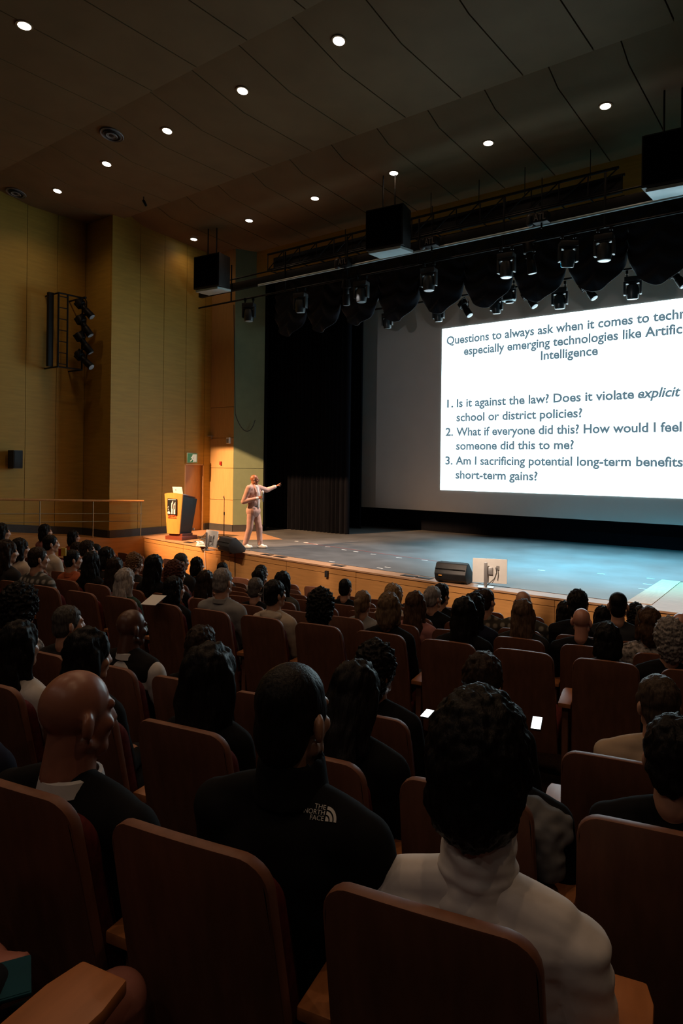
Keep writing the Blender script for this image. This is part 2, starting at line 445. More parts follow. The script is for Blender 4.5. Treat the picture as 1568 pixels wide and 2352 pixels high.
# walkway by the left wall, ramping up towards the back of the house
rp_ = MB()
def rampz(y): return 0.0 if y >= 10.5 else (10.5 - y) * 0.105
ys = [11.42, 10.5, 9.6, 8.6, 7.9, 6, 3, 0, -4]
def rx(y): return -15.66 - (11.42 - y) * 0.19 if y > 7.9 else -16.33
vs, fs = [], []
for y in ys:
    z = rampz(y); x = rx(y)
    vs += [(-17.2, y, z), (x, y, z), (x, y, z - 0.05), (x + 0.015, y, z - 0.05), (x + 0.015, y, -2.0), (-17.2, y, -2.0)]
for i in range(len(ys) - 1):
    for j in range(6): fs.append((i * 6 + j, i * 6 + (j + 1) % 6, (i + 1) * 6 + (j + 1) % 6, (i + 1) * 6 + j))
fs.append(tuple(range(6)))
rp_.add(vs, fs)
struct('floor_walkway', rp_, M['stage_front'])

# ------------------------------------------------------------------ walls
def panels(axis, pos, cuts, z0, z1, th=0.04, gap=0.012, flip=1, hz=()):
    """wall cladding boards between cuts along y (axis x) or x (axis y), face at pos"""
    b = MB()
    zs = [z0] + list(hz) + [z1]
    for a, c in zip(cuts, cuts[1:]):
        for q, s in zip(zs, zs[1:]):
            lo, hi = a + gap / 2, c - gap / 2
            zc, zh = (q + s) / 2, s - q - (gap if len(zs) > 2 else 0)
            if axis == 'x': b.box((pos - flip * th / 2, (lo + hi) / 2, zc), (th, hi - lo, zh))
            else: b.box(((lo + hi) / 2, pos - flip * th / 2, zc), (hi - lo, th, zh))
    if axis == 'x': b.box((pos - flip * (th + 0.03), (cuts[0] + cuts[-1]) / 2, (z0 + z1) / 2), (0.05, cuts[-1] - cuts[0], z1 - z0))
    else: b.box(((cuts[0] + cuts[-1]) / 2, pos - flip * (th + 0.03), (z0 + z1) / 2), (cuts[-1] - cuts[0], 0.05, z1 - z0))
    return b
ZT = 9.1
cuts = [-6.0 + 0.83 * 0 ] + [8.85 - 0.83 * k for k in range(17, -1, -1)] + [9.68, 10.5]
struct('wall_left', panels('x', -17.2, cuts, 0.0, ZT, hz=()), M['wall_wood'])
struct('wall_left_return', MB().box((-16.6, 10.54, ZT / 2), (1.25, 0.06, ZT)), M['wall_wood'])
# the door opening sits between y=13.0 and 13.72
col_ = panels('x', -15.95, [10.5, 11.39, 12.2, 13.0], 0.0, ZT)
q = panels('x', -15.95, [13.0, 13.72], 1.98, ZT); col_.add(q.v, q.f)
q = panels('x', -15.95, [13.72, 14.0], 0.0, ZT); col_.add(q.v, q.f)
struct('wall_left_column', col_, M['wall_wood'])
struct('wall_stage_left', panels('y', 13.97, [-15.95, -14.92], 0.0, ZT, flip=-1, hz=(0.93, 1.88, 2.78, 3.7)), M['pale_veneer'])
rv = MB()
a, b_ = Vector((-14.92, 13.97, 0)), Vector((-14.42, 14.72, 0))
T = Matrix.Translation(a) @ Matrix.Rotation(math.atan2(b_.y - a.y, b_.x - a.x), 4, 'Z')
L = (b_ - a).length
for z0, z1 in ((0, 0.94), (0.95, 1.87), (1.88, ZT)): rv.box((L / 2, 0.03, (z0 + z1) / 2), (L, 0.06, z1 - z0), T)
struct('wall_proscenium_left', rv, M['green_wall'])
struct('wall_proscenium_back', MB().box((-15.6, 14.8, 4.5), (2.4, 0.08, 9.0)), M['drape'])
struct('wall_proscenium_header', MB().box((-4.7, 14.55, 8.2), (20.0, 0.12, 1.7)), M['wall_wood'])
# baseboards
bb = MB()
for y0, y1 in ((-4, 8.0), (8.0, 10.5)):
    n = 4
    for i in range(n):
        ya, yb = y0 + (y1 - y0) * i / n, y0 + (y1 - y0) * (i + 1) / n
        za, zb = rampz(ya), rampz(yb)
        bb.add([(-17.2, ya, za), (-17.17, ya, za), (-17.17, ya, za + .2), (-17.2, ya, za + .2), (-17.2, yb, zb), (-17.17, yb, zb), (-17.17, yb, zb + .2), (-17.2, yb, zb + .2)],
               [(0, 1, 2, 3), (4, 7, 6, 5), (1, 5, 6, 2), (3, 2, 6, 7)])
bb.box((-16.57, 10.49, 0.1), (1.25, 0.04, 0.2)); bb.box((-15.94, 11.75, 0.1), (0.04, 2.5, 0.2))
bb.box((-15.94, 13.87, 0.1), (0.04, 0.26, 0.2)); bb.box((-15.43, 13.955, 0.1), (1.04, 0.03, 0.2)); bb.box((L / 2, -0.01, 0.1), (L, 0.03, 0.2), T)
struct('baseboard_left', bb, M['baseboard'])
# black stage house
struct('wall_stage_back', MB().box((-6.5, 18.45, 4.5), (21, 0.1, 9.2)), M['drape'])

# ------------------------------------------------------------------ ceiling clouds
def cloud(name, prof, x0, x1, joints, th=0.06, gap=0.022):
    b = MB(); xs = [x0] + [x for x in joints if x0 < x < x1] + [x1]
    pr = list(prof) + [(y, z + th) for y, z in reversed(prof)]
    n = len(pr)
    for a, c in zip(xs, xs[1:]):
        vs = [(a + gap / 2, y, z) for y, z in pr] + [(c - gap / 2, y, z) for y, z in pr]
        fs = [(i, (i + 1) % n, n + (i + 1) % n, n + i) for i in range(n)]
        k = len(prof)
        for s in (0, n):
            for i in range(k - 1): fs.append((s + i, s + i + 1, s + n - 2 - i, s + n - 1 - i))
        b.add(vs, fs)
    return struct(name, b, M['ceiling_wood'])
J1 = [-10.5 + 1.163 * k for k in range(-6, 14)]
J2 = [-10.15 + 1.163 * k for k in range(-7, 14)]
CL = {'1': [(-5.0, 8.40), (7.22, 8.40)], '2': [(7.05, 8.90), (8.9, 8.57), (10.86, 8.57)], '3': [(10.72, 8.82), (11.5, 8.53), (14.5, 8.34)]}
cloud('ceiling', CL['1'], -17.15, 5, [x - 0.5 for x in J1])
cloud('ceiling_cloud', CL['2'], -17.15, 5, J1)
cloud('ceiling_stage', CL['3'], -16.4, 5, J2)
struct('ceiling_lip', MB().box((-6.1, 10.85, 8.72), (22.1, 0.03, 0.24)), M['ceiling_wood'])
struct('ceiling_void', MB().box((-6.3, 4.5, 9.15), (23, 21, 0.1)), M['ceiling_dark'])
def ceil_z(y):
    for pr in CL.values():
        for (y0, z0), (y1, z1) in zip(pr, pr[1:]):
            if y0 <= y <= y1: return z0 + (z1 - z0) * (y - y0) / (y1 - y0), math.atan2(z1 - z0, y1 - y0)
    return 8.5, 0

# downlights
def downlight(px, py, label, Yg=None, on=DOWN_W):
    if Yg is None:
        p = at_z(px, py, 8.45)
        for _ in range(6):
            z, t = ceil_z(p.y); p = at_z(px, py, z)
    else:
        p = Vector((px, py, 0)); z, t = ceil_z(py); p.z = z
    t0 = thing('ceiling_downlight', label, 'ceiling light', (p.x, p.y, p.z), 0, 'recessed downlights in the ceiling')
    T = Matrix.Rotation(t, 4, 'X')
    MB().lathe([(0.125, -0.012), (0.125, 0.0), (0.095, 0.0), (0.095, -0.012)], n=24, T=T).build('trim_ring', M['black_metal'] if False else M['ceiling_wood'], t0)
    d = MB().lathe([(0.094, -0.010), (0.09, -0.016), (0.02, -0.018)], n=24, T=T).build('diffuser', M['lamp_disc'], t0)
    if on:
        s = spot('downlight_lamp', (p.x, p.y, p.z - 0.06), (p.x, p.y, 0), on, WARM, 140, 0.8, 0.09)
        s.parent = t0; s.location = (0, 0, -0.06)
    return t0
ORD = ['first', 'second', 'third', 'fourth', 'fifth', 'sixth']
for i, (px, py) in enumerate([(132, 438), (245, 376), (384, 300), (557, 208), (778, 93)]):
    downlight(px, py, f'glowing round downlight, {ORD[i]} from the left wall in the row above the audience', on=48 if i == 0 else 45 if i == 1 else DOWN_W)
for i, (px, py) in enumerate([(445, 549), (572, 506), (723, 455), (904, 397), (1121, 328), (1390, 243)]):
    downlight(px, py, f'glowing round downlight, {ORD[i]} from the left wall in the row near the stage', on=14.0)
downlight(56, 58, 'glowing round downlight alone in the upper corner ceiling panel, farthest from the stage')
# the rest of the back row burns outside the photograph
for x in (-7.5, -5.2, -2.9, -0.6): 
    s = spot('house_lamp', (x, 5.0, 8.3), (x, 5.0, 0), DOWN_W, WARM, 140, 0.8, 0.09)
for x in (-9.8, -5.2, -0.6, 2.0): 
    s = spot('house_lamp', (x, 1.2, 8.3), (x, 1.2, 0), DOWN_W, WARM, 140, 0.8, 0.09)

# round air diffusers and small ceiling fittings
def vent(px, py, label):
    p = at_z(px, py, 8.6)
    for _ in range(6): z, t = ceil_z(p.y); p = at_z(px, py, z)
    t0 = thing('air_diffuser', label, 'air vent', p, 0, 'round ceiling air diffusers')
    T = Matrix.Rotation(t, 4, 'X')
    for k, r_ in enumerate((0.24, 0.18, 0.12)):
        MB().lathe([(r_, -0.015 - k * 0.012), (r_ - 0.012, -0.03 - k * 0.012), (r_ - 0.045, -0.002 - k * 0.012), (r_ - 0.03, 0.0)], n=28, T=T).build('ring', M['black_plastic'] if k % 2 else M['grey_plastic'], t0)
    MB().lathe([(0.06, -0.035), (0.04, -0.05), (0.01, -0.05)], n=20, T=T).build('core', M['black_plastic'], t0)
vent(257, 308, 'round dark air diffuser beside a downlight in the ceiling, farther from the wall')
vent(37, 442, 'round dark air diffuser in the ceiling close to the left wall')
p = at_z(947, 433, 8.4)
t0 = tag(MB().lathe([(0.13, 0.0), (0.12, -0.01), (0.02, -0.012)], n=24).build('ceiling_speaker', M['ceiling_wood']), 'small round flush speaker grille in the ceiling above the stage truss', 'ceiling speaker')
z, t = ceil_z(p.y); p = at_z(947, 433, z); t0.location = p; t0.rotation_euler = (t, 0, 0)
p = at_z(330, 452, 8.55); z, t = ceil_z(p.y); p = at_z(330, 452, z)
t0 = thing('ceiling_microphone', 'small dark hanging fitting under the ceiling edge near the left column', 'ceiling fitting', p)
MB().tube([(0, 0, 0), (0, 0, -0.10)], 0.012).build('stem', M['black_metal'], t0)
MB().cap((0, 0, -0.1), (0.02, 0.05, -0.20), 0.035, 0.03).build('head', M['black_metal'], t0)

# shutter blade of the front-of-house spot (its lamp stands above the side aisle, outside the photograph)
def shuttered(at, edge, up, label, name, t=None):
    first = t is None
    t = t or thing(name, label, 'fill_lamp' if name == 'fill_lamp' else 'stage light', at)
    d_ = (Vector(edge) - at).normalized() * 0.45
    n_ = d_.cross(Vector((1, 0, 0))).normalized()
    if (n_.z < 0) == up: n_ = -n_
    MB().add([d_ + Vector((s_ * 0.35, 0, 0)) + n_ * q_ + d_ * e_ for e_ in (0, 0.01) for s_, q_ in ((-1, 0), (1, 0), (1, 0.35), (-1, 0.35))], [(0, 1, 2, 3), (7, 6, 5, 4), (0, 4, 5, 1), (1, 5, 6, 2), (2, 6, 7, 3), (3, 7, 4, 0)]).build('shutter_blade', M['black_metal'], t)
    if first: MB().lathe([(0.10, 0.06), (0.12, 0.08), (0.12, 0.5), (0.10, 0.55)], n=18, T=look((0, 0, 0), d_)).build('lamp_house', M['black_metal'], t)
    return t
foh_ = shuttered(FOH_AT, (-15.4, 13.97, 2.46), True, 'front of house profile spotlight above the side aisle with its shutter blade down', 'profile_spotlight')
dh_ = (Vector((-15.88, 10.5, 1.2)) - FOH_AT).normalized() * 0.5
MB().box((dh_.x - 0.17, dh_.y, dh_.z), (0.34, 0.008, 0.8)).build('side_shutter', M['black_metal'], foh_)
fill_ = shuttered(FILL_AT, (-6.4, 18.0, 0.55), False, 'added unseen fill lamp on a pole, masked to light the screen only', 'fill_lamp')  # added blades hold the unseen fill light to the screen
shuttered(FILL_AT, (-6.4, 14.9, 6.0), True, '', 'fill_lamp', fill_)
MB().tube([(0, 0, -0.12), (0, 0, ROW['Z']['z'] + 0.10 - 3.3)], 0.03, 10).build('pole', M['black_metal'], fill_)  # added stand under the unseen fill lamp

# ------------------------------------------------------------------ screen and slide
SY = 18.1
scr = thing('projection_screen', 'wide grey projection screen filling the back of the stage, showing a white slide', 'projection screen', (-6.4, SY, 0))
MB().box((0, 0.03, 4.1), (14.2, 0.04, 6.9)).build('screen_fabric', M['screen'], scr)
MB().box((0, 0.05, 0.66), (14.25, 0.05, 0.05)).build('bottom_bar', M['black_metal'], scr)
c0 = at_y(1015.4, 755.4, SY); c1 = at_y(1010.4, 1124.5, SY); cR = at_y(1568, 685.2, SY); cr2 = at_y(1568, 1145.5, SY)
SX0 = (c0.x + c1.x) / 2; SZ1 = (c0.z + cR.z) / 2; SZ0 = (c1.z + cr2.z) / 2
SW = 2 * (-6.37 - SX0)
print('SLIDE', SX0, SZ0, SZ1, SW, c0, c1, cR, cr2)
sl = MB().box((SX0 + SW / 2 + 6.4, 0.004, (SZ0 + SZ1) / 2), (SW, 0.006, SZ1 - SZ0)).build('slide', M['slide'], scr)
TXT = [('Questions to always ask when it comes to tech|nology,', 1026, 790, 1557, 734, 0), ('especially emerging technologies like Artific|ial', 1065.5, 814, 1565.6, 767, 0),
       ('Intelligence', 1242.3, 826.5, 1371.8, 815, 0), ('1.', 1027, 936, 1040, 935, 0), ('Is it against the law? Does it violate', 1049, 935, 1454.8, 915.5, 0),
       ('explicit', 1465, 915, 1561.8, 909, 0.25), ('school or district policies?', 1048.4, 968.5, 1336, 957, 0), ('2.', 1023.5, 1001, 1039.5, 1000.6, 0),
       ('What if everyone did this? How would I feel', 1048.4, 1000.6, 1564, 991, 0), ('someone did this to me?', 1047.6, 1033, 1316.7, 1031, 0),
       ('3.', 1023, 1066.5, 1038.5, 1066.5, 0), ('Am I sacrificing potential long-term benefits', 1047, 1066.5, 1567, 1072, 0), ('short-term gains?', 1046.5, 1100, 1233.4, 1102, 0)]
for body, x0, y0, x1, y1, sh in TXT:
    P0, P1 = at_y(x0, y0, SY), at_y(x1, y1, SY)
    vis = body.split('|')[0]; full = body.replace('|', '')
    me = text_mesh(vis, sh); wv = max(v.co.x for v in me.vertices) - min(v.co.x for v in me.vertices); ox = min(v.co.x for v in me.vertices)
    bpy.data.meshes.remove(me)
    me = text_mesh(full, sh, 0, 0.030)
    sx = (P1.x - P0.x) / wv; sz = 0.34
    zb = (P0.z + P1.z) / 2 if len(vis) > 3 else P0.z
    for v in me.vertices:
        v.co = Vector((P0.x + 6.4 + (v.co.x - ox) * sx, -0.003, zb + v.co.y * sz))
    mesh_obj('slide_text', me, M['slide_text'], sl)

# ------------------------------------------------------------------ drapes
def drape(name, x0, x1, y, z0, z1, label, folds=0.16, amp=0.05, group=None):
    n = int((x1 - x0) / 0.03); b = MB(); vs = []
    for i in range(n + 1):
        x = x0 + (x1 - x0) * i / n
        ph = 2 * PI * (x / folds + 0.35 * noise.noise((x * 1.3, y, 0)) * 2)
        vs.append((x, y + amp * math.sin(ph) + 0.03 * noise.noise((x * 3, 0, y))))
    b.prism(vs + [(x, yy + 0.02) for x, yy in reversed(vs)], z0, z1)
    o = b.build(name, M['drape'], None, 0, 50)
    return tag(o, label, 'stage curtain', group)
drape('stage_curtain', -16.2, -11.95, 15.7, 0.01, 8.5, 'black pleated leg curtain hanging just behind the pale green proscenium edge')
drape('stage_curtain', -15.6, -12.80, 17.5, 0.01, 8.5, 'black pleated leg curtain hanging against the left edge of the projection screen')
def swag(x0, x1, y, ztop, zj, zl, label):
    nu, nv = 28, 26
    def P(i, j, back):
        t, v = i / nu, j / nv
        zb = zj - (zj - zl) * math.sin(PI * t) ** 0.62
        z = ztop + (zb - ztop) * v
        sag = math.sin(PI * t)
        fold = 0.05 * math.sin(v * 24 - 3.0 * abs(t - 0.5) * 6 + noise.noise((x0, t * 2, v)) * 2) * (0.25 + v)
        yy = y - 0.16 * sag * v ** 1.5 - fold + 0.05 * abs(t - 0.5) * v + (0.02 if back else 0)
        return (x0 + (x1 - x0) * t, yy, z)
    b = MB(); vs = [P(i, j, 0) for i in range(nu + 1) for j in range(nv + 1)] + [P(i, j, 1) for i in range(nu + 1) for j in range(nv + 1)]
    N = (nu + 1) * (nv + 1); fs = []
    for i in range(nu):
        for j in range(nv):
            a = i * (nv + 1) + j; q = (a, a + nv + 1, a + nv + 2, a + 1)
            fs.append(q); fs.append(tuple(N + k for k in reversed(q)))
    for i in range(nu):
        for j in (0, nv):
            a = i * (nv + 1) + j; fs.append((a, a + nv + 1, N + a + nv + 1, N + a))
    for j in range(nv):
        for i in (0, nu):
            a = i * (nv + 1) + j; fs.append((a, a + 1, N + a + 1, N + a))
    b.add(vs, fs)
    return tag(b.build('curtain_swag', M['velvet'], None, 0, 'all' if False else 60), label, 'curtain swag', 'scalloped dark velvet swags of the border curtain')
xj = [-14.19 + 1.262 * k for k in range(0, 12)]
for k in range(len(xj) - 1):
    lab = f'dark velvet swag, {["first","second","third","fourth","fifth","sixth","seventh","eighth","ninth","tenth","eleventh"][k]} along the border curtain counted from the left proscenium'
    swag(xj[k], xj[k + 1], 14.9, 7.5, 6.47, 5.78 + 0.05 * random.uniform(-1, 1), lab)
# ------------------------------------------------------------------ stage-left wall fittings
def on_wall_y(px, py, Y): return at_y(px, py, Y)
# door in the column wall
dr = MB().box((-16.03, 13.36, 0.985), (0.05, 0.70, 1.97)).build('door_stage', M['door_wood'], None, 0.004)
dr['kind'] = 'structure'

dh = MB(); dh.tube([(-15.995, 13.12, 1.0), (-15.95, 13.12, 1.0), (-15.95, 13.23, 1.0)], 0.012); dh.build('door_handle', M['silver'], dr)
df = MB(); df.box((-15.985, 13.70, 0.99), (0.09, 0.035, 1.98)); df.box((-15.985, 13.02, 0.99), (0.09, 0.035, 1.98)); df.box((-15.985, 13.36, 1.97), (0.09, 0.72, 0.03))
struct('trim_door_frame', df, M['door_frame'])

# running-man exit sign above the door
p = at_x(440, 1052, -15.93)
t = thing('exit_sign', 'green and white running-man exit sign above the stage door', 'exit sign', (-15.95, p.y, p.z), PI / 2)   # local x along +y
MB().box((0, -0.03, 0), (0.40, 0.05, 0.31)).build('housing', M['rail_metal'], t, 0.006)
MB().box((0, -0.058, 0), (0.36, 0.008, 0.27)).build('panel', M['sign_green'], t)
f = MB()
f.box((0.09, -0.064, 0.0), (0.12, 0.004, 0.22))
f.build('doorway_symbol', M['sign_white'], t)
f = MB()
yy = -0.068
f.cap((0.015, yy, 0.085), (0.015, yy, 0.0851), 0.024, 0.024)
for a, b_, r_ in (((0.0, yy, 0.05), (-0.015, yy, -0.02), 0.022), ((0.0, yy, 0.045), (0.05, yy, 0.02), 0.011), ((-0.005, yy, 0.045), (-0.055, yy, 0.01), 0.011),
                  ((-0.012, yy, -0.02), (0.035, yy, -0.06), 0.014), ((0.035, yy, -0.06), (0.025, yy, -0.11), 0.012), ((-0.015, yy, -0.02), (-0.045, yy, -0.07), 0.014), ((-0.045, yy, -0.07), (-0.085, yy, -0.09), 0.012)):
    f.cap(a, b_, r_, r_)
for v in f.v: v.y = yy + (v.y - yy) * 0.15
f.build('running_figure', M['sign_white'], t)

# white emergency light, red alarm, small bracket on the wall facing the house
p = at_y(527, 1012, 13.97)
t = thing('emergency_light', 'small white emergency light high on the wood wall beside the proscenium', 'emergency light', (p.x, 13.97, p.z))
MB().box((0, -0.04, 0), (0.14, 0.08, 0.19)).build('housing', M['white_plastic'], t, 0.02)
MB().box((0.0, -0.085, -0.01), (0.09, 0.012, 0.12)).build('diffuser', M['grey_plastic'], t, 0.004)
p = at_y(508, 1064, 13.97)
t = thing('fire_alarm', 'small red fire alarm pull on the lit wood wall', 'fire alarm', (p.x, 13.97, p.z))
MB().box((0, -0.025, 0), (0.07, 0.05, 0.11)).build('housing', M['red'], t, 0.01)
MB().cap((0, -0.05, 0.012), (0, -0.058, 0.012), 0.02, 0.018).build('button', M['logo_red'], t)
p = at_y(484, 1002, 13.97)
t = thing('wall_bracket', 'small grey bracket on the wall corner above the door', 'bracket', (p.x + 0.05, 13.97, p.z))
MB().box((0, -0.06, 0), (0.16, 0.12, 0.025)).build('shelf', M['grey_plastic'], t, 0.004)
MB().box((0, -0.012, -0.04), (0.05, 0.024, 0.09)).build('foot', M['grey_plastic'], t, 0.004)

# wall speaker on the left wall
p = at_x(34, 1055, -16.95)
t = thing('wall_speaker', 'small black loudspeaker mounted on the left wall', 'loudspeaker', (-17.2, p.y, p.z), -PI / 2 + 0.2)
MB().box((0, 0.05, 0), (0.06, 0.10, 0.12)).build('mount', M['black_metal'], t)
MB().box((0, 0.20, 0), (0.27, 0.22, 0.46)).build('cabinet', M['black_plastic'], t, 0.015)
MB().box((0, 0.315, 0), (0.24, 0.012, 0.42)).build('grille', M['black_metal'], t, 0.004)

# cable slung over the proscenium edge
P0, P1, P2 = at_y(537, 700, 13.9), at_y(540, 950, 13.9), at_y(589, 965, 14.5)
pts = []
for i in range(11): pts.append(P0.lerp(P1, i / 10))
for i in range(1, 13):
    q = P1.lerp(P2, i / 12); q.z -= 0.42 * math.sin(PI * i / 12) ** 0.8; q.y = min(q.y, 13.85 if q.x < -14.95 else 13.85 + (q.x + 14.95) * 1.35); pts.append(q)
tag(MB().tube(pts, 0.012, 6).build('hanging_cable', M['black_plastic']), 'thin black cable hanging in a loop over the pale green proscenium edge', 'cable')

# handrail along the walkway
t = thing('handrail', 'wooden-topped handrail with two thin bars along the left walkway', 'handrail', (0, 0, 0))
A_, B_ = Vector((-15.70, 11.36, 0.0)), Vector((-16.30, 7.6, rampz(7.6)))
def rp(s, h): q = A_.lerp(B_, s); q.z = rampz(q.y) * 0.35 + h; return q
MB().tube([rp(-0.01, 0.96), rp(1.0, 1.0)], 0.028, 8).build('top_rail', M['rail_wood'], t)
MB().tube([rp(0, 0.62), rp(1.0, 0.66)], 0.012, 6).build('bar', M['rail_metal'], t)
MB().tube([rp(0, 0.42), rp(1.0, 0.45)], 0.012, 6).build('bar', M['rail_metal'], t)
for s in (0.01, 0.36, 0.71, 0.99):
    q = rp(s, 0.0); q.z = rampz(q.y)
    MB().tube([q, rp(s, 0.97)], 0.014, 6).build('post', M['rail_metal'], t)

# ------------------------------------------------------------------ wall ladder with four profile spots
def profile_spot(name, label, loc, aim, group=None, L=0.62, lens=None, yoke_up=True):
    t = thing(name, label, 'stage light', loc, 0, group)
    T = look((0, 0, 0), Vector(aim) - Vector(loc))
    def body(z0, z1, r0, r1): 
        b = MB(); b.lathe([(r0 * .9, z0), (r0, z0 - .01), (r1, z1 + .01), (r1 * .92, z1)], n=18, T=T); return b
    b = body(L * .45, L * .12, 0.085, 0.125)
    b.box((0, 0, L * .3), (0.02, 0.27, 0.2), T)
    b.build('lamp_house', M['black_metal'], t)
    body(L * .12, -L * .12, 0.075, 0.075).build('gate', M['black_metal'], t)
    body(-L * .12, -L * .55, 0.085, 0.095).build('lens_tube', M['black_metal'], t)
    MB().lathe([(0.08, -L * .55 - .004), (0.05, -L * .55 - .012), (0.005, -L * .55 - .015)], n=18, T=T).build('lens', lens or M['lens'], t)
    y = MB(); s = 1 if yoke_up else -1
    ax = T.to_3x3() @ Vector((1, 0, 0))
    for q in (-1, 1): y.tube([ax * (0.13 * q), ax * (0.14 * q) + Vector((0, 0, 0.2 * s)), Vector((0, 0, 0.27 * s))], 0.014, 6)
    y.build('yoke', M['black_metal'], t)
    return t
q0 = at_x(134, 653, -16.55); q1 = at_x(189, 668, -16.55); zt = 6.35; zb = 4.45
t = thing('lighting_ladder', 'black ladder frame bracketed to the left wall, carrying four spotlights', 'lighting rig', (-17.2, 0, 0))
ya, yb, yc = at_x(134, 740, -16.55).y, at_x(155, 740, -16.55).y, at_x(189, 740, -16.55).y
for y_ in (ya, yb, yc): MB().tube([(0.65, y_, zb), (0.65, y_, zt)], 0.024, 8).build('upright', M['black_metal'], t)
for k in range(7):
    z = zb + 0.08 + (zt - zb - 0.16) * k / 6
    MB().tube([(0.65, ya, z), (0.65, yb, z)], 0.014, 6).build('rung', M['black_metal'], t)
for z in (zb, zt):
    MB().tube([(0.65, ya - 0.02, z), (0.65, yc + 0.02, z)], 0.022, 6).build('cross_bar', M['black_metal'], t)
    for y_ in (ya, yc): MB().tube([(0.008, y_, z), (0.67, y_, z)], 0.022, 6).build('wall_arm', M['black_metal'], t)
MB().box((0.5, ya - 0.14, (zb + zt) / 2), (0.10, 0.14, zt - zb)).build('cable_box', M['black_metal'], t, 0.008)
for i, (lp, aim) in enumerate(zip(LADDER_LAMPS, LADDER_AIM)):
    loc = Vector((-16.45, yc - 0.02, lp[2] + 0.12))
    aim_v = Vector(aim); d = (aim_v - loc).normalized()
    d2 = Vector((d.x * 1.3, d.y * 0.55, d.z * 0.55)).normalized()
    profile_spot('profile_spotlight', f'black profile spotlight, {["topmost","second from the top","third from the top","lowest"][i]} on the wall ladder', loc, loc + d, 'profile spotlights on the wall ladder')
    MB().box((0.75, yc + 0.0, loc.z + 0.27), (0.1, 0.05, 0.05)).build('clamp', M['black_metal'], t)

# ------------------------------------------------------------------ overhead lighting truss
TY = 13.2
t = thing('lighting_truss', 'long black lighting truss spanning the front of the stage under the ceiling', 'lighting truss', (0, TY, 0))
X0, X1 = -15.7, 3.0
MB().box(((X0 + X1) / 2, 0.10, 6.99), (X1 - X0, 0.14, 0.20)).build('beam', M['black_metal'], t, 0.01)
MB().tube([(X0 + 2.5, 0.0, 6.86), (X1, 0.0, 6.84)], 0.03, 8).build('front_rail', M['panel_pale'], t)  # cyan-pale colour carries the stage light reflected off the rail
MB().tube([(X0, 0.05, 6.58), (X1, 0.05, 6.58)], 0.026, 8).build('lamp_pipe', M['black_metal'], t)
MB().tube([(X0 + 0.6, 0.05, 7.20), (X1, 0.05, 7.20)], 0.02, 8).build('upper_pipe', M['black_metal'], t)
for k in range(9):
    x = X0 + 1.4 + 2.05 * k
    MB().tube([(x, 0.03, 6.56), (x, 0.03, 7.6)], 0.022, 6).build('hanger', M['black_metal'], t)
t = thing('service_truss', 'dark box lattice truss above and behind the lighting truss', 'truss', (0, 13.75, 0))
XA, XB = -13.2, -3.9
for y_ in (-0.2, 0.2):
    for z in (7.35, 7.78): MB().tube([(XA, y_, z), (XB, y_, z)], 0.03, 8).build('chord', M['black_metal'], t)
for k in range(16):
    xa, xb = XA + (XB - XA) * k / 16, XA + (XB - XA) * (k + 1) / 16
    b = MB(); b.tube([(xa, -0.2, 7.35), (xb, -0.2, 7.78)], 0.014, 6); b.tube([(xa, -0.2, 7.78), (xa, -0.2, 7.35)], 0.014, 6); b.tube([(xa, -0.2, 7.35), (xa, 0.2, 7.35)], 0.014, 6)
    b.build('bracing', M['black_metal'], t)
MB().box(((XA + XB) / 2, 0.05, 7.56), (XB - XA, 0.05, 0.36)).build('cable_tray', M['black_metal'], t)
for k, px in enumerate((1100, 1355, 1205, 990)):
    p = at_y(px, 420, 13.75)
    MB().tube([(p.x, 0, 7.78), (p.x, 0, 8.36)], 0.008, 6).build('steel_wire', M['black_metal'], t)
# chain hoists with stencilled letters
for i, (px, py) in enumerate([(785, 600), (985, 553), (1238, 497)]):
    p = at_y(px, py, 12.95)
    t = thing('chain_hoist', f'black chain hoist box lettered ATL above the lighting truss, {["nearest the left proscenium","middle of the three","nearest the right edge of view"][i]}', 'chain hoist', p, 0, 'chain hoists on the lighting truss')
    MB().box((0, 0.12, 0), (0.30, 0.2, 0.20)).build('housing', M['black_metal'], t, 0.015)
    MB().cap((-0.24, 0.12, -0.05), (-0.24, 0.12, 0.06), 0.075, 0.075).build('chain_bag', M['black_plastic'], t)
    MB().tube([(0.0, 0.12, 0.1), (0, 0.12, 0.8)], 0.01, 6).build('chain', M['black_metal'], t)
    MB().tube([(0.0, 0.12, -0.1), (0, 0.12, -0.2)], 0.018, 6).build('hook', M['black_metal'], t)
    me = text_mesh('ATL', 0, 0.004)
    wv = max(v.co.x for v in me.vertices)
    for v in me.vertices: v.co = Vector(((v.co.x / wv - 0.5) * 0.24, 0.012 - v.co.z, v.co.y * 0.19 - 0.065))
    mesh_obj('stencil_letters', me, M['letters'], t)

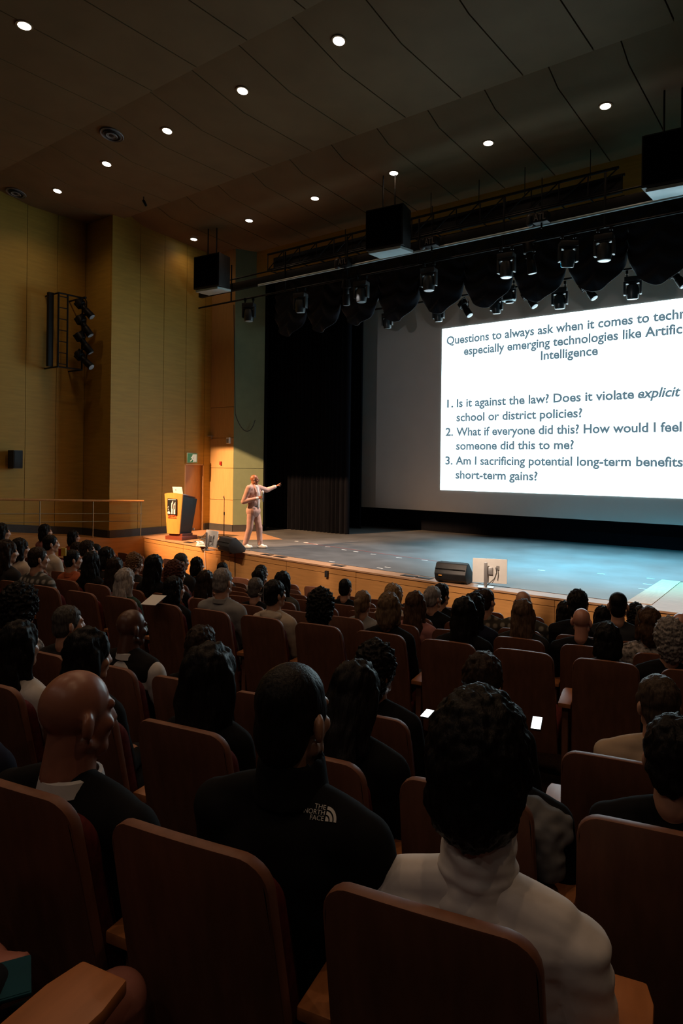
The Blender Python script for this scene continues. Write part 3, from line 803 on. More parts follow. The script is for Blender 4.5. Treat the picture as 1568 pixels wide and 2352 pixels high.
# moving heads
def moving_head(loc, label, tilt=0.0, pan=0.0, s=1.0, lens=None, group='moving-head lights on the front truss', yoke=M['black_plastic'], tele=0.1):
    t = thing('moving_head_light', label, 'stage light', loc, pan, group)
    b = MB(); b.box((0, 0, -0.17 * s), (0.34 * s, 0.24 * s, 0.11 * s)); b.build('base', M['black_plastic'], t, 0.02)
    b = MB()
    for q in (-1, 1): b.tube([(0.12 * q * s, 0, 0), (0.12 * q * s, 0, -0.13 * s)], 0.018 * s, 6); b.box((0.12 * q * s, 0, 0.0), (0.05 * s, 0.07 * s, 0.08 * s))
    b.build('clamp', M['black_metal'], t)
    b = MB()
    for q in (-1, 1): b.box((0.165 * q * s, 0, -0.36 * s), (0.05 * s, 0.13 * s, 0.30 * s))
    b.box((0, 0, -0.24 * s), (0.37 * s, 0.13 * s, 0.05 * s))
    b.build('yoke', yoke, t, 0.015)
    T = Matrix.Translation((0, 0, -0.42 * s)) @ Matrix.Rotation(tilt, 4, 'X')
    MB().lathe([(0.06 * s, 0.16 * s), (0.11 * s, 0.13 * s), (0.135 * s, 0.04 * s), (0.135 * s, -0.09 * s), (0.12 * s, -0.18 * s), (0.112 * s, -0.185 * s)], n=22, T=T).build('head', yoke, t)
    MB().lathe([(0.112 * s, -0.178 * s), (0.10 * s, -0.19 * s), (0.01, -0.196 * s)], n=22, T=T).build('lens', lens or M['lens'], t)
    return t
lit = mat('lens_lit', (0.5, 0.55, 0.58), 0.2, emit=(0.75, 0.9, 1.0), estr=0.22, noise_s=40, noise_a=0.3)
blu = mat('fixture_grey', (0.022, 0.028, 0.032), 0.35, spec=0.6, noise_s=10, noise_a=0.2)
FR = [(572, 682, 0.0, 0.4, 0, 'over the proscenium edge'), (690, 662, 0.1, 0.2, 0, 'second from the proscenium'), (830, 636, 0.0, 0.2, 0, 'third from the proscenium'),
      (985, 600, 0.0, 0.15, 1, 'fourth from the proscenium'), (1163, 572, 0.0, 0.1, 1, 'fifth from the proscenium'), (1305, 528, 0.3, 0.6, 0, 'dark and turned aside, sixth from the proscenium'), (1388, 520, 0.0, 0.1, 1, 'with the brightest ring, seventh from the proscenium')]
for px, py, ti, pa, l, lab in FR:
    p = at_y(px, py, TY + 0.05); p.z = 6.545
    moving_head(p, f'black moving-head stage light on the front truss, {lab}', ti, pa, 1.0, lit if l else None, yoke=blu)
for px, py, lab, aim in [(795, 660, 'third fixture along the front truss, beside a moving head', (-0.2, 0.3, -1)), (1217, 590, 'tipped downwards between two bright moving heads on the front truss', (0.1, 0.15, -1))]:
    p = at_y(px, py, TY + 0.05); p.z = 6.28
    profile_spot('profile_spotlight', f'black profile spotlight, {lab}', p, p + Vector(aim), None, 0.62, lit)
# rear batten with its own row of lights
t = thing('rear_batten', 'thin black lighting pipe hanging in front of the screen behind the swags', 'lighting pipe', (0, 16.0, 0))
MB().tube([(-13.5, 0, 6.48), (2.5, 0, 6.48)], 0.026, 8).build('pipe', M['black_metal'], t)
MB().tube([(-13.5, 0, 6.75), (2.5, 0, 6.75)], 0.02, 8).build('cable_pipe', M['black_metal'], t)
for k in range(8):
    x = -13 + 2.1 * k
    MB().tube([(x, 0, 6.48), (x, 0, 8.6)], 0.012, 6).build('drop_wire', M['black_metal'], t)
BK = [(890, 0, 'first'), (1007, 0, 'second'), (1140, 0, 'third'), (1170, 0, 'fourth'), (1285, 0, 'fifth'), (1452, 0, 'sixth')]
for px, _, o_ in BK:
    p = at_y(px, 690, 16.0); p.z = 6.40 if px != 1170 else 6.62
    moving_head(p, f'dark moving-head light against the screen behind the swags, {o_} from the curtain side', 0.15, 0.2, 1.0 if px in (1285, 1452) else 0.85, lit if px in (1007, 1452) else None, 'moving-head lights on the rear pipe', blu)
for px, o_ in [(1068, 'first'), (1215, 'second'), (1350, 'third'), (1552, 'fourth')]:
    p = at_y(px, 690, 16.0); p.z = 6.15
    profile_spot('par_can_light', f'small pale can light tilted on the rear pipe, {o_} from the curtain side', p, p + Vector((0.55, -0.1, -0.8)), 'tilted can lights on the rear pipe', 0.5, lit)
p = at_y(1170, 668, 16.0); 
t = thing('flat_panel_light', 'small flat light panel hung below the rear pipe between swags', 'stage light', (p.x, 15.95, 6.16))
MB().box((0, 0, 0), (0.30, 0.2, 0.03)).build('panel', M['panel_pale'], t, 0.005)
MB().tube([(0, 0, 0.01), (0, 0, 0.33)], 0.012, 6).build('stem', M['black_metal'], t)

# hanging loudspeakers
for i, x in enumerate((-14.35, -8.52, -2.72)):
    t = thing('hanging_loudspeaker', f'large black loudspeaker hung on rods from the ceiling, {["by the left wall","above the middle of the truss","at the right edge of view"][i]}', 'loudspeaker', (x, 12.55, 6.78), 0.10, 'loudspeakers hung from the ceiling')
    MB().prism([(-0.47, -0.22), (0.47, -0.22), (0.40, 0.30), (-0.40, 0.30)], 0.0, 0.90).build('cabinet', M['black_plastic'], t, 0.02)
    MB().box((0, -0.232, 0.45), (0.88, 0.02, 0.82)).build('grille', M['drape'], t, 0.004)
    MB().prism([(-0.40, -0.20), (0.40, -0.20), (0.50, 0.22), (-0.34, 0.26)], -0.07, -0.012).build('underside_panel', M['panel_pale'], t, 0.004)
    for xx, yy in ((-0.15, 0.0), (0.12, 0.05)):
        MB().tube([(xx, yy, 0.9), (xx, yy, 1.0), (xx, yy, ceil_z(12.55)[0] - 6.78)], 0.016, 8).build('hanging_rod', M['black_metal'], t)
    MB().box((0, 0.02, 0.93), (0.5, 0.08, 0.05)).build('fly_bar', M['black_metal'], t, 0.008)

# ------------------------------------------------------------------ lectern
p = at_z(403, 1239, 0.0)
lec = thing('lectern', 'wooden lectern with black side, bearing a framed skyline-like emblem and lettering', 'lectern', p, R(6))
lec.rotation_euler.z = R(11)
MB().box((0.06, 0.16, 0.05), (0.56, 0.62, 0.10)).build('base', M['podium_red'], lec, 0.008)
MB().box((0.06, 0.14, 0.13), (0.44, 0.42, 0.07)).build('plinth', M['podium_red'], lec, 0.004)
fp = MB()      # tapering, gently bowed front board
nb = 10
def bow(s): return -0.045 * (1 - (2 * s - 1) ** 2)
vs, fs = [], []
for i in range(nb + 1):
    s = i / nb
    for z, hw in ((0.16, 0.205), (1.20, 0.305)):
        zt = z + (0.03 * (1 - (2 * s - 1) ** 2) if z > 1 else 0)
        vs += [((2 * s - 1) * hw, bow(s) - 0.10, zt), ((2 * s - 1) * hw, bow(s) - 0.07, zt)]
for i in range(nb):
    a = i * 4
    fs += [(a, a + 4, a + 6, a + 2), (a + 1, a + 3, a + 7, a + 5), (a + 2, a + 6, a + 7, a + 3), (a, a + 1, a + 5, a + 4)]
fs += [(0, 2, 3, 1), (nb * 4, nb * 4 + 1, nb * 4 + 3, nb * 4 + 2)]
fp.add(vs, fs); fp.build('front_board', M['podium_wood'], lec)
# body, black-sided, leaning back
bd = MB(); q0 = [(-0.20, -0.07, 0.16), (0.20, -0.07, 0.16), (0.22, 0.36, 0.10), (-0.22, 0.36, 0.10)]; q1 = [(-0.28, -0.07, 1.16), (0.28, -0.07, 1.16), (0.30, 0.50, 1.06), (-0.30, 0.50, 1.06)]
bd.add(q0 + q1, [(3, 2, 1, 0), (4, 5, 6, 7)] + [(i, (i + 1) % 4, 4 + (i + 1) % 4, 4 + i) for i in range(4)])
bd.build('body', M['black_plastic'], lec, 0.004)
MB().box((0, 0.2, 1.135), (0.54, 0.52, 0.03), Matrix.Rotation(-0.17, 4, 'X') @ Matrix.Translation((0, -0.19, 0.02))).build('reading_desk', M['podium_red'], lec, 0.004)
lg = MB(); lg.box((0, -0.152, 0.87), (0.31, 0.012, 0.42)); lg.build('emblem_plate', M['logo_black'], lec, 0.004)
wt = MB()
yy = -0.161
def flat(poly): wt.add([(x, yy, z) for x, z in poly] + [(x, yy + 0.003, z) for x, z in poly], [tuple(range(len(poly))), tuple(range(2 * len(poly) - 1, len(poly) - 1, -1))] + [(i, len(poly) + i, len(poly) + (i + 1) % len(poly), (i + 1) % len(poly)) for i in range(len(poly))])
flat([(-0.13, 1.045), (0.13, 1.045), (0.13, 1.06), (-0.13, 1.06)])
flat([(-0.02, 0.68), (0.03, 0.68), (0.03, 0.83), (0.0, 0.80), (0.0, 0.92), (0.03, 0.98), (0.03, 1.03), (-0.02, 0.95)])
flat([(0.03, 0.83), (0.038, 0.83), (0.038, 1.03), (0.03, 1.03)])
flat([(0.06, 0.68), (0.115, 0.68), (0.115, 0.80), (0.075, 0.80), (0.075, 0.90), (0.105, 0.96), (0.115, 1.0), (0.06, 0.93)])
flat([(0.105, 0.80), (0.115, 0.80), (0.115, 0.99), (0.105, 0.97)])
flat([(-0.14, 0.68), (-0.05, 0.68), (-0.06, 0.715), (-0.10, 0.77), (-0.115, 0.74), (-0.14, 0.73)])
flat([(-0.135, 0.84), (-0.12, 0.88), (-0.10, 0.86), (-0.105, 0.85), (-0.12, 0.86), (-0.125, 0.83)])
flat([(-0.13, 0.80), (-0.115, 0.82), (-0.10, 0.79), (-0.11, 0.77)])
wt.build('emblem', M['white_plastic'], lec)
for body, zz, h, w_ in (('CHADWICK', 0.60, 0.055, 0.29), ('INTERNATIONAL', 0.563, 0.026, 0.29)):
    me = text_mesh(body, 0, 0.006); x0 = min(v.co.x for v in me.vertices); wv = max(v.co.x for v in me.vertices) - x0
    for v in me.vertices: v.co = Vector(((v.co.x - x0) / wv * w_ - w_ / 2, -0.147 - v.co.z + 0.040 * ((v.co.x - x0) / wv * 2 - 1) ** 2 * (w_ / 0.5) ** 2, zz + v.co.y * h * 1.35))
    mesh_obj('lettering', me, M['logo_red'], lec)
MB().box((0.16, 0.52, 0.24), (0.06, 0.02, 0.06)).build('socket_plate', M['white_plastic'], lec)
# laptop on the reading desk
lp = thing('laptop', 'pale laptop lid standing open on top of the lectern', 'laptop', (0, 0, 0))
lp.parent = None
Tl = Matrix.Translation(p) @ Matrix.Rotation(R(11), 4, 'Z')
lp.matrix_world = Tl @ Matrix.Translation((0.0, 0.12, 1.185))
MB().box((0, 0.08, 0.0), (0.32, 0.22, 0.016), Matrix.Rotation(-0.17, 4, 'X')).build('keyboard_base', M['silver'], lp, 0.004)
MB().box((0, -0.03, 0.10), (0.32, 0.010, 0.22), Matrix.Rotation(0.25, 4, 'X')).build('lid', M['white_plastic'], lp, 0.003)
MB().box((-0.06, -0.037, 0.13), (0.03, 0.004, 0.03), Matrix.Rotation(0.25, 4, 'X')).build('logo_mark', M['grey_plastic'], lp)

# microphone stand
p = at_z(514, 1233, 0.006)
t = thing('microphone_stand', 'thin black straight microphone stand standing on the wooden stage floor', 'microphone stand', p)
MB().lathe([(0.13, 0.0), (0.13, 0.015), (0.03, 0.03), (0.012, 0.04)], n=24).build('base', M['black_metal'], t)
MB().tube([(0, 0, 0.02), (0, 0, 0.62)], 0.011, 8).build('pole', M['black_metal'], t)
MB().tube([(0, 0, 0.60), (0, 0, 0.68)], 0.017, 8).build('collar', M['black_metal'], t)
MB().tube([(0, 0, 0.66), (0, 0, 1.05)], 0.008, 8).build('upper_tube', M['black_metal'], t)
c = MB(); c.tube([(0, 0, 1.04), (0, -0.02, 1.08)], 0.012, 8); c.tube([(-0.025, -0.02, 1.12), (-0.018, -0.02, 1.085), (0.018, -0.02, 1.085), (0.025, -0.02, 1.12)], 0.009, 6); c.build('clip', M['black_plastic'], t)

# stage monitors (screens) facing the speaker
def monitor(px, py, rz, label, w_=0.56, h_=0.40):
    p = at_z(px, py, 0.009)
    t = thing('confidence_monitor', label, 'monitor', p, rz, 'flat monitors on the stage lip')
    MB().box((0, 0.0, 0.006), (0.26, 0.20, 0.012)).build('foot', M['silver'], t, 0.004)
    MB().box((-0.0, -0.045, 0.21), (0.055, 0.03, 0.41)).build('neck', M['silver'], t, 0.006)
    T = Matrix.Translation((0.06, 0.05, 0.27)) @ Matrix.Rotation(-0.10, 4, 'X')
    MB().box((0, 0, 0), (w_, 0.028, h_), T).build('rear_shell', M['white_plastic'], t, 0.006)
    MB().box((0, 0.016, 0), (w_ - 0.02, 0.006, h_ - 0.02), T).build('screen_glass', M['black_plastic'], t)
    MB().box((0.0, -0.03, 0.0), (0.10, 0.05, 0.12), T).build('mount', M['silver'], t, 0.01)
    b = MB(); b.tube([T @ Vector((0.10, -0.02, 0.06)), T @ Vector((0.11, -0.035, -0.02)), T @ Vector((0.08, -0.03, -0.12)), (0.03, -0.06, 0.05), (0.0, -0.1, 0.02)], 0.006, 6)
    b.tube([T @ Vector((0.13, -0.02, 0.05)), T @ Vector((0.14, -0.035, -0.05)), T @ Vector((0.13, -0.03, -0.15))], 0.005, 6)
    b.build('cable', M['black_plastic'], t)
    MB().box((0.13, -0.018, 0.05), (0.05, 0.01, 0.07), T).build('port_panel', M['grey_plastic'], t)
    return t
monitor(478, 1264, R(-12), 'white-backed flat monitor turned sideways beside the wedge speaker near the lectern', 0.52, 0.38)
monitor(1115, 1349, R(22), 'white-backed flat monitor on a silver stand at the middle of the stage lip')

def wedge(px, py, rz, label):
    p = at_z(px, py, 0.009)
    t = thing('wedge_speaker', label, 'stage monitor speaker', p, rz, 'black wedge speakers on the stage lip')
    prof = [(-0.20, 0.05), (-0.24, 0.16), (-0.15, 0.33), (-0.05, 0.345), (0.22, 0.10), (0.20, 0.02), (0.10, 0.0), (-0.12, 0.0)]
    T = Matrix(((0, 0, 1, 0), (1, 0, 0, 0), (0, 1, 0, 0), (0, 0, 0, 1)))
    MB().prism(prof, -0.28, 0.28, T).build('cabinet', M['black_plastic'], t, 0.014)
    g = MB(); g.add([(-0.25, -0.03, 0.335), (0.25, -0.03, 0.335), (0.25, 0.21, 0.115), (-0.25, 0.21, 0.115)], [(0, 1, 2, 3)])
    g.add([(-0.25, -0.025, 0.345), (0.25, -0.025, 0.345), (0.25, 0.215, 0.12), (-0.25, 0.215, 0.12)], [(0, 1, 2, 3)])
    g.build('grille', M['black_metal'], t)
    MB().box((0, -0.215, 0.24), (0.54, 0.012, 0.012)).build('seam_strip', M['black_metal'], t)
    MB().box((-0.17, -0.235, 0.13), (0.06, 0.012, 0.022)).build('badge', M['podium_wood'], t)
    for x in (-0.2, 0.2): MB().box((x, -0.1, -0.004 + 0.004), (0.06, 0.1, 0.008)).build('rubber_foot', M['black_metal'], t)
    return t
wedge(531, 1268, R(-14), 'black wedge stage speaker beside the sideways monitor, in front of the standing man')
wedge(1043, 1336, R(8), 'black wedge stage speaker beside the silver-stand monitor at mid stage lip')

# power strip with white adapters, loose cables
p = at_z(462, 1255, 0.006)
t = thing('power_strip', 'white power strip with a heap of white adapters on the stage lip', 'power strip', p, R(20))
MB().box((0.05, 0, 0.02), (0.36, 0.06, 0.04)).build('strip', M['white_plastic'], t, 0.006)
MB().box((-0.10, 0.06, 0.04), (0.09, 0.07, 0.07)).build('adapter', M['white_plastic'], t, 0.01)
MB().box((0.0, 0.07, 0.035), (0.07, 0.06, 0.06)).build('adapter', M['white_plastic'], t, 0.01)
b = MB(); pts = [(0.11 * math.cos(k * 0.7) * (1 - k * 0.01) - 0.06, 0.06 + 0.05 * math.sin(k * 0.7), 0.06 + 0.05 * math.sin(k * 0.37) ** 2) for k in range(36)]
b.tube(pts, 0.011, 6); b.build('white_cable', M['white_plastic'], t)
def cable(pts, r, label, mm='black_plastic', name='floor_cable'):
    return tag(MB().tube(pts, r, 6).build(name, M[mm]), label, 'cable')
a0 = at_z(448, 1240, 0.012)
pts = [a0 + Vector((0.02 + 0.30 * k / 20 + 0.10 * math.sin(k * 0.9), 0.25 - 0.15 * k / 20 + 0.10 * math.cos(k * 0.8), 0.012 + 0.16 * max(0, 1 - k / 6) + 0.02 * (k % 3))) for k in range(22)]
cable(pts, 0.014, 'tangle of black cables on the floor behind the lectern')
e = at_z(497, 1272, 0.0); ey = edge_y(e.x)
cable([Vector((e.x + 0.25, ey + 0.22, 0.03)), Vector((e.x + 0.08, ey + 0.12, 0.03)), Vector((e.x, ey + 0.02, 0.018)), Vector((e.x, ey - 0.02, -0.05)), Vector((e.x + 0.01, ey - 0.02, -0.6)), Vector((e.x, ey - 0.02, -1.15))], 0.008, 'thin dark cable running down the stage front below the sideways monitor')
e = at_z(450, 1258, 0.0); ey = edge_y(e.x)
cable([Vector((e.x + 0.1, ey + 0.35, 0.02)), Vector((e.x, ey + 0.02, 0.016)), Vector((e.x - 0.01, ey - 0.03, -0.06)), Vector((e.x + 0.03, ey - 0.02, -0.55))], 0.008, 'white cable drooping over the stage edge from the power strip', 'white_plastic')

# tape marks, floor pockets
TM = [(681, 1243), (703, 1246), (724, 1250), (752, 1256), (790, 1263), (817, 1267), (857, 1273), (916, 1281), (975, 1287), (1050, 1294), (1243, 1310), (1380, 1318), (1494, 1329), (1486, 1342), (1476, 1353), (762, 1290), (872, 1305), (890, 1303)]
for i, (px, py) in enumerate(TM):
    p = at_z(px, py, 0.007)
    tag(MB().box((0, 0, 0.001), (0.14, 0.035, 0.002)).build('tape_mark', M['white_tape']), 'small white tape mark stuck on the black stage floor', 'tape mark', 'white tape marks on the stage floor')
    o = bpy.context.scene.collection.objects[-1] if False else [q for q in COL.objects if q.name.startswith('tape_mark')][-1]
    o.location = p; o.rotation_euler.z = R(-6 + (i * 37) % 13)
a, b_ = at_z(700, 1247, 0.007), at_z(1060, 1297, 0.007)
d = (b_ - a).normalized(); n = Vector((-d.y, d.x, 0)) * 0.012
tag(MB().add([a + n, b_ + n, b_ - n, a - n] + [q + Vector((0, 0, 0.002)) for q in (a + n, b_ + n, b_ - n, a - n)], [(0, 1, 2, 3), (7, 6, 5, 4), (0, 4, 5, 1), (1, 5, 6, 2), (2, 6, 7, 3), (3, 7, 4, 0)]).build('tape_line', M['red_tape']), 'long thin reddish tape line across the black stage floor', 'tape line')
for i, (px, py) in enumerate([(416, 1248), (586, 1278), (616, 1283), (756, 1303), (925, 1326), (962, 1331)]):
    p = at_z(px, py, 0.0); y = edge_y(p.x) + 0.17
    o = thing('floor_pocket', f'flat black floor pocket let into the wooden stage lip, {ORD[i]} from the lectern', 'floor pocket', (p.x, y, 0.0), R(-5), 'black floor pockets in the stage lip')
    MB().box((0, 0, 0.004), (0.30, 0.15, 0.008)).build('frame', M['black_metal'], o)
    MB().box((0, 0, 0.009), (0.26, 0.11, 0.004)).build('cover', M['black_plastic'], o)
p = at_z(765, 1311, -0.12); y = edge_y(p.x)
tag(MB().box((p.x, y - 0.03, -0.16), (0.07, 0.05, 0.13)).build('edge_clip', M['black_plastic'], None, 0.006), 'small black clip fixed to the wooden front of the stage', 'clip')
# ------------------------------------------------------------------ auditorium seats
def seat_back_mesh(hw0=0.232, hw1=0.215, z0=0.27, z1=1.0, rc=0.065, th=0.034, lean=0.22, crown=0.012, curve=0.022, yoff=0.0, bev=0.007):
    """curved back board leaning backwards, rounded upper corners"""
    ss = [-1, -0.985, -0.95, -0.9, -0.82, -0.74, -0.6, -0.4, -0.2, 0, 0.2, 0.4, 0.6, 0.74, 0.82, 0.9, 0.95, 0.985, 1]
    nv = 7; vs = []
    for side in (0, 1):
        for s in ss:
            d = abs(s) * hw1 - (hw1 - rc)
            zt = z1 - crown * s * s - (rc - math.sqrt(max(0, rc * rc - d * d)) if d > 0 else 0)
            for j in range(nv):
                z = z0 + (zt - z0) * j / (nv - 1)
                hw = hw0 + (hw1 - hw0) * (z - z0) / (z1 - z0)
                y = (1.0 - z) * lean - curve * (1 - s * s) + (th if side else 0) + yoff
                vs.append((s * hw, y, z))
    n = len(ss); N = n * nv; fs = []
    for i in range(n - 1):
        for j in range(nv - 1):
            a = i * nv + j; fs += [(a, a + nv, a + nv + 1, a + 1), (N + a, N + a + 1, N + a + nv + 1, N + a + nv)]
        a = i * nv; fs.append((a, N + a, N + a + nv, a + nv)); a += nv - 1; fs.append((a, a + nv, N + a + nv, N + a))
    for j in range(nv - 1):
        for i in (0, n - 1):
            a = i * nv + j; fs.append((a, a + 1, N + a + 1, N + a))
    b = MB(); b.add(vs, fs); return b.mesh('back', bev, 2)
ME = {}
ME['back'] = seat_back_mesh(); ME['back'].materials.append(M['seat_wood'])
ME['cushion'] = seat_back_mesh(0.215, 0.20, 0.44, 0.925, 0.06, 0.06, 0.22, 0.012, 0.02, 0.036, 0.018); ME['cushion'].materials.append(M['seat_fabric'])
b = MB(); b.box((0, 0.40, 0.40), (0.47, 0.48, 0.10), Matrix.Translation((0, 0, 0.0)) @ Matrix.Rotation(0.05, 4, 'X')); ME['seat'] = b.mesh('seat', 0.03, 3); ME['seat'].materials.append(M['seat_fabric'])
b = MB(); b.box((0, 0.40, 0.335), (0.44, 0.44, 0.03), Matrix.Rotation(0.05, 4, 'X')); ME['board'] = b.mesh('board', 0.006); ME['board'].materials.append(M['seat_wood'])
b = MB(); b.prism([(-0.044, 0.11), (0.044, 0.11), (0.050, 0.44), (0.040, 0.50), (-0.040, 0.50), (-0.050, 0.44)], 0.615, 0.645); ME['arm'] = b.mesh('arm', 0.006); ME['arm'].materials.append(M['arm_wood'])
b = MB(); b.prism([(-0.022, 0.16), (0.022, 0.16), (0.022, 0.43), (-0.022, 0.43)], 0.0, 0.615); ME['side'] = b.mesh('side', 0.006); ME['side'].materials.append(M['seat_wood'])
for k in ('back', 'cushion', 'seat', 'board', 'arm', 'side'):
    ME[k].polygons.foreach_set('use_smooth', [True] * len(ME[k].polygons)); ME[k].set_sharp_from_angle(angle=R(42))
PARTS = [('back_panel', 'back', 0), ('back_cushion', 'cushion', 0), ('seat_cushion', 'seat', 0), ('seat_board', 'board', 0), ('armrest', 'arm', 0.28), ('side_panel', 'side', 0.28)]
PITCH = 0.56
# phase of every row: photograph column of one seat's left upper corner
PHASE = {'Z': 150, 'N': 742, 'P': 920, 'Q': 1294, 'A': 968, 'B': 1136, 'C': 1146, 'D': 1152, 'E': 1164, 'F': 1180, 'G': 700, 'H': 640}
SEATS = {}
def seat_positions(k):
    r = ROW[k]['r']
    p0, _ = row_at_pixel(k, PHASE[k]); a0 = math.asin((p0.x - CEN.x) / r) + 0.218 / r
    out = []
    for i in range(-40, 40):
        a = a0 + i * PITCH / r
        p = Vector((CEN.x + r * math.sin(a), CEN.y - r * math.cos(a), 0))
        if p.x < -15.0 or p.x > 4: continue
        if p.y + 1.15 > edge_y(p.x): continue
        z = ROW[k]['z'] if k not in ('G', 'H') else FRONT_Z
        px, py, D = pix(Vector((p.x, p.y, z + 1.06)))
        if D < 0.2 or px < -900 / max(D, 1.6) - 30 or px > 1568 + 260 / max(D, 1.2): continue
        if k == 'Z' or (k == 'N' and px > 1350): continue
        out.append((p, a, z, px))
    return out
for k in ORDER: SEATS[k] = seat_positions(k)
print('SEATS', {k: len(v) for k, v in SEATS.items()}, sum(len(v) for v in SEATS.values()))
def add_seat(p, a, z):
    t = bpy.data.objects.new('auditorium_seat', None); COL.objects.link(t)
    t.location = (p.x, p.y, z); t.rotation_euler = (0, 0, a); t.scale = (1, 1, 1.06); t['category'] = 'seat'
    for nm, me, dx in PARTS:
        o = bpy.data.objects.new(nm, ME[me]); COL.objects.link(o); o.parent = t; o.location = (dx, 0, 0)
    return t

# ------------------------------------------------------------------ people
HEAD0 = Vector((0, -0.05, 1.238))
def head_parts(b, T, ears=True, nose=True):
    b.ball((0, -0.012, 0.030), (0.074, 0.095, 0.088), T)
    b.ball((0, 0.030, -0.030), (0.062, 0.066, 0.085), T)
    b.cap((-0.022, 0.052, -0.088), (0.022, 0.052, -0.088), 0.030, 0.030, T)
    b.cap((-0.05, 0.0, -0.065), (-0.02, 0.05, -0.09), 0.022, 0.024, T); b.cap((0.05, 0.0, -0.065), (0.02, 0.05, -0.09), 0.022, 0.024, T)
    b.cap((-0.035, 0.076, 0.022), (0.035, 0.076, 0.022), 0.014, 0.014, T)
    b.cap((0, 0.088, 0.012), (0, 0.106, -0.030), 0.010, 0.015, T); b.cap((-0.012, 0.095, -0.034), (0.012, 0.095, -0.034), 0.010, 0.010, T)
    b.cap((-0.018, 0.086, -0.062), (0.018, 0.086, -0.062), 0.009, 0.009, T)
    for q in (-1, 1):
        b.ball((q * 0.040, 0.066, -0.028), (0.022, 0.02, 0.022), T)
        if ears:
            E = T @ Matrix.Translation((q * 0.081, -0.014, -0.012)) @ Matrix.Rotation(q * 0.45, 4, 'Z')
            b.ball((0, 0, 0), (0.012, 0.024, 0.034), E); b.ball((0, 0.004, -0.022), (0.010, 0.012, 0.016), E)
    b.cap((0, -0.024, -0.05), (0, -0.034, -0.15), 0.052, 0.056, T)
def headT(yaw, pitch=0.0, roll=0.0, base=HEAD0):
    return Matrix.Translation(base) @ Matrix.Rotation(yaw, 4, 'Z') @ Matrix.Rotation(roll, 4, 'Y') @ Matrix.Rotation(pitch, 4, 'X')
def torso_parts(b, sx=1.0, g=0.0, arms=True, legs=True, neck=True):
    b.ball((0, 0.0, 0.53), (0.165 * sx + g, 0.115 + g, 0.11 + g)); b.ball((0, -0.015, 0.69), (0.148 * sx + g, 0.108 + g, 0.17 + g))
    b.ball((0, -0.055, 0.885), (0.165 * sx + g, 0.108 + g, 0.175 + g))
    b.cap((-0.135 * sx, -0.07, 0.99), (0.135 * sx, -0.07, 0.99), 0.064 + g, 0.064 + g)
    for q in (-1, 1): b.cap((q * 0.02, -0.065, 1.055), (q * 0.15 * sx, -0.07, 1.005), 0.048 + g, 0.05 + g)
    if g: b.ball((0, -0.085, 0.92), (0.175 * sx, 0.092, 0.15)); b.ball((0, -0.07, 1.0), (0.12 * sx, 0.085, 0.075))
    if neck: b.cap((0, -0.07, 1.03), (0, -0.06, 1.15), 0.066, 0.056)
    if arms:
        for q in (-1, 1):
            b.cap((q * 0.185 * sx, -0.07, 0.985), (q * 0.225 * sx, -0.01, 0.71), 0.056 + g, 0.042 + g)
            b.cap((q * 0.225 * sx, -0.01, 0.71), (q * 0.09, 0.215, 0.665), 0.042 + g, 0.029 + g)
    if legs:
        for q in (-1, 1):
            b.cap((q * 0.09, 0.02, 0.535), (q * 0.125, 0.42, 0.535), 0.085 + g, 0.06 + g)
            b.cap((q * 0.125, 0.42, 0.535), (q * 0.125, 0.43, 0.13), 0.058 + g, 0.04 + g)
def hand(b, wrist, dirv, up, r=1.0, curl=0.5, spread=0.0, side=1):
    """palm, four bent fingers and a thumb; dirv points along the palm, up is the back of the hand"""
    d = Vector(dirv).normalized(); u = Vector(up).normalized(); s = d.cross(u).normalized() * side
    u = s.cross(d).normalized() * side
    w = Vector(wrist)
    for q in (-0.026, -0.009, 0.009, 0.026): b.cap(w + s * q * 0.7 * r, w + d * 0.085 * r + s * q * r, 0.013 * r, 0.0115 * r)
    for i, (q, L) in enumerate(((-0.029, 0.060), (-0.010, 0.074), (0.010, 0.080), (0.029, 0.072))):
        c = curl[i] if isinstance(curl, (list, tuple)) else curl
        k0 = w + d * 0.088 * r + s * q * r; f = (d + s * q * spread * 12).normalized(); a = 0.0
        for j, part in enumerate((0.45, 0.31, 0.24)):
            a += c * (0.55, 0.85, 0.6)[j]
            k1 = k0 + (f * math.cos(a) - u * math.sin(a)) * (L * part * r)
            b.cap(k0, k1, (0.0098 - 0.0008 * j) * r, (0.0092 - 0.0008 * j) * r); k0 = k1
    t0 = w + d * 0.02 * r + s * 0.028 * r; t1 = t0 + (d * 0.6 + s * 0.6 - u * 0.35).normalized() * 0.042 * r
    b.cap(t0, t1, 0.014 * r, 0.011 * r); b.cap(t1, t1 + (d * 0.9 - u * 0.45 + s * 0.1).normalized() * 0.034 * r, 0.0105 * r, 0.009 * r)

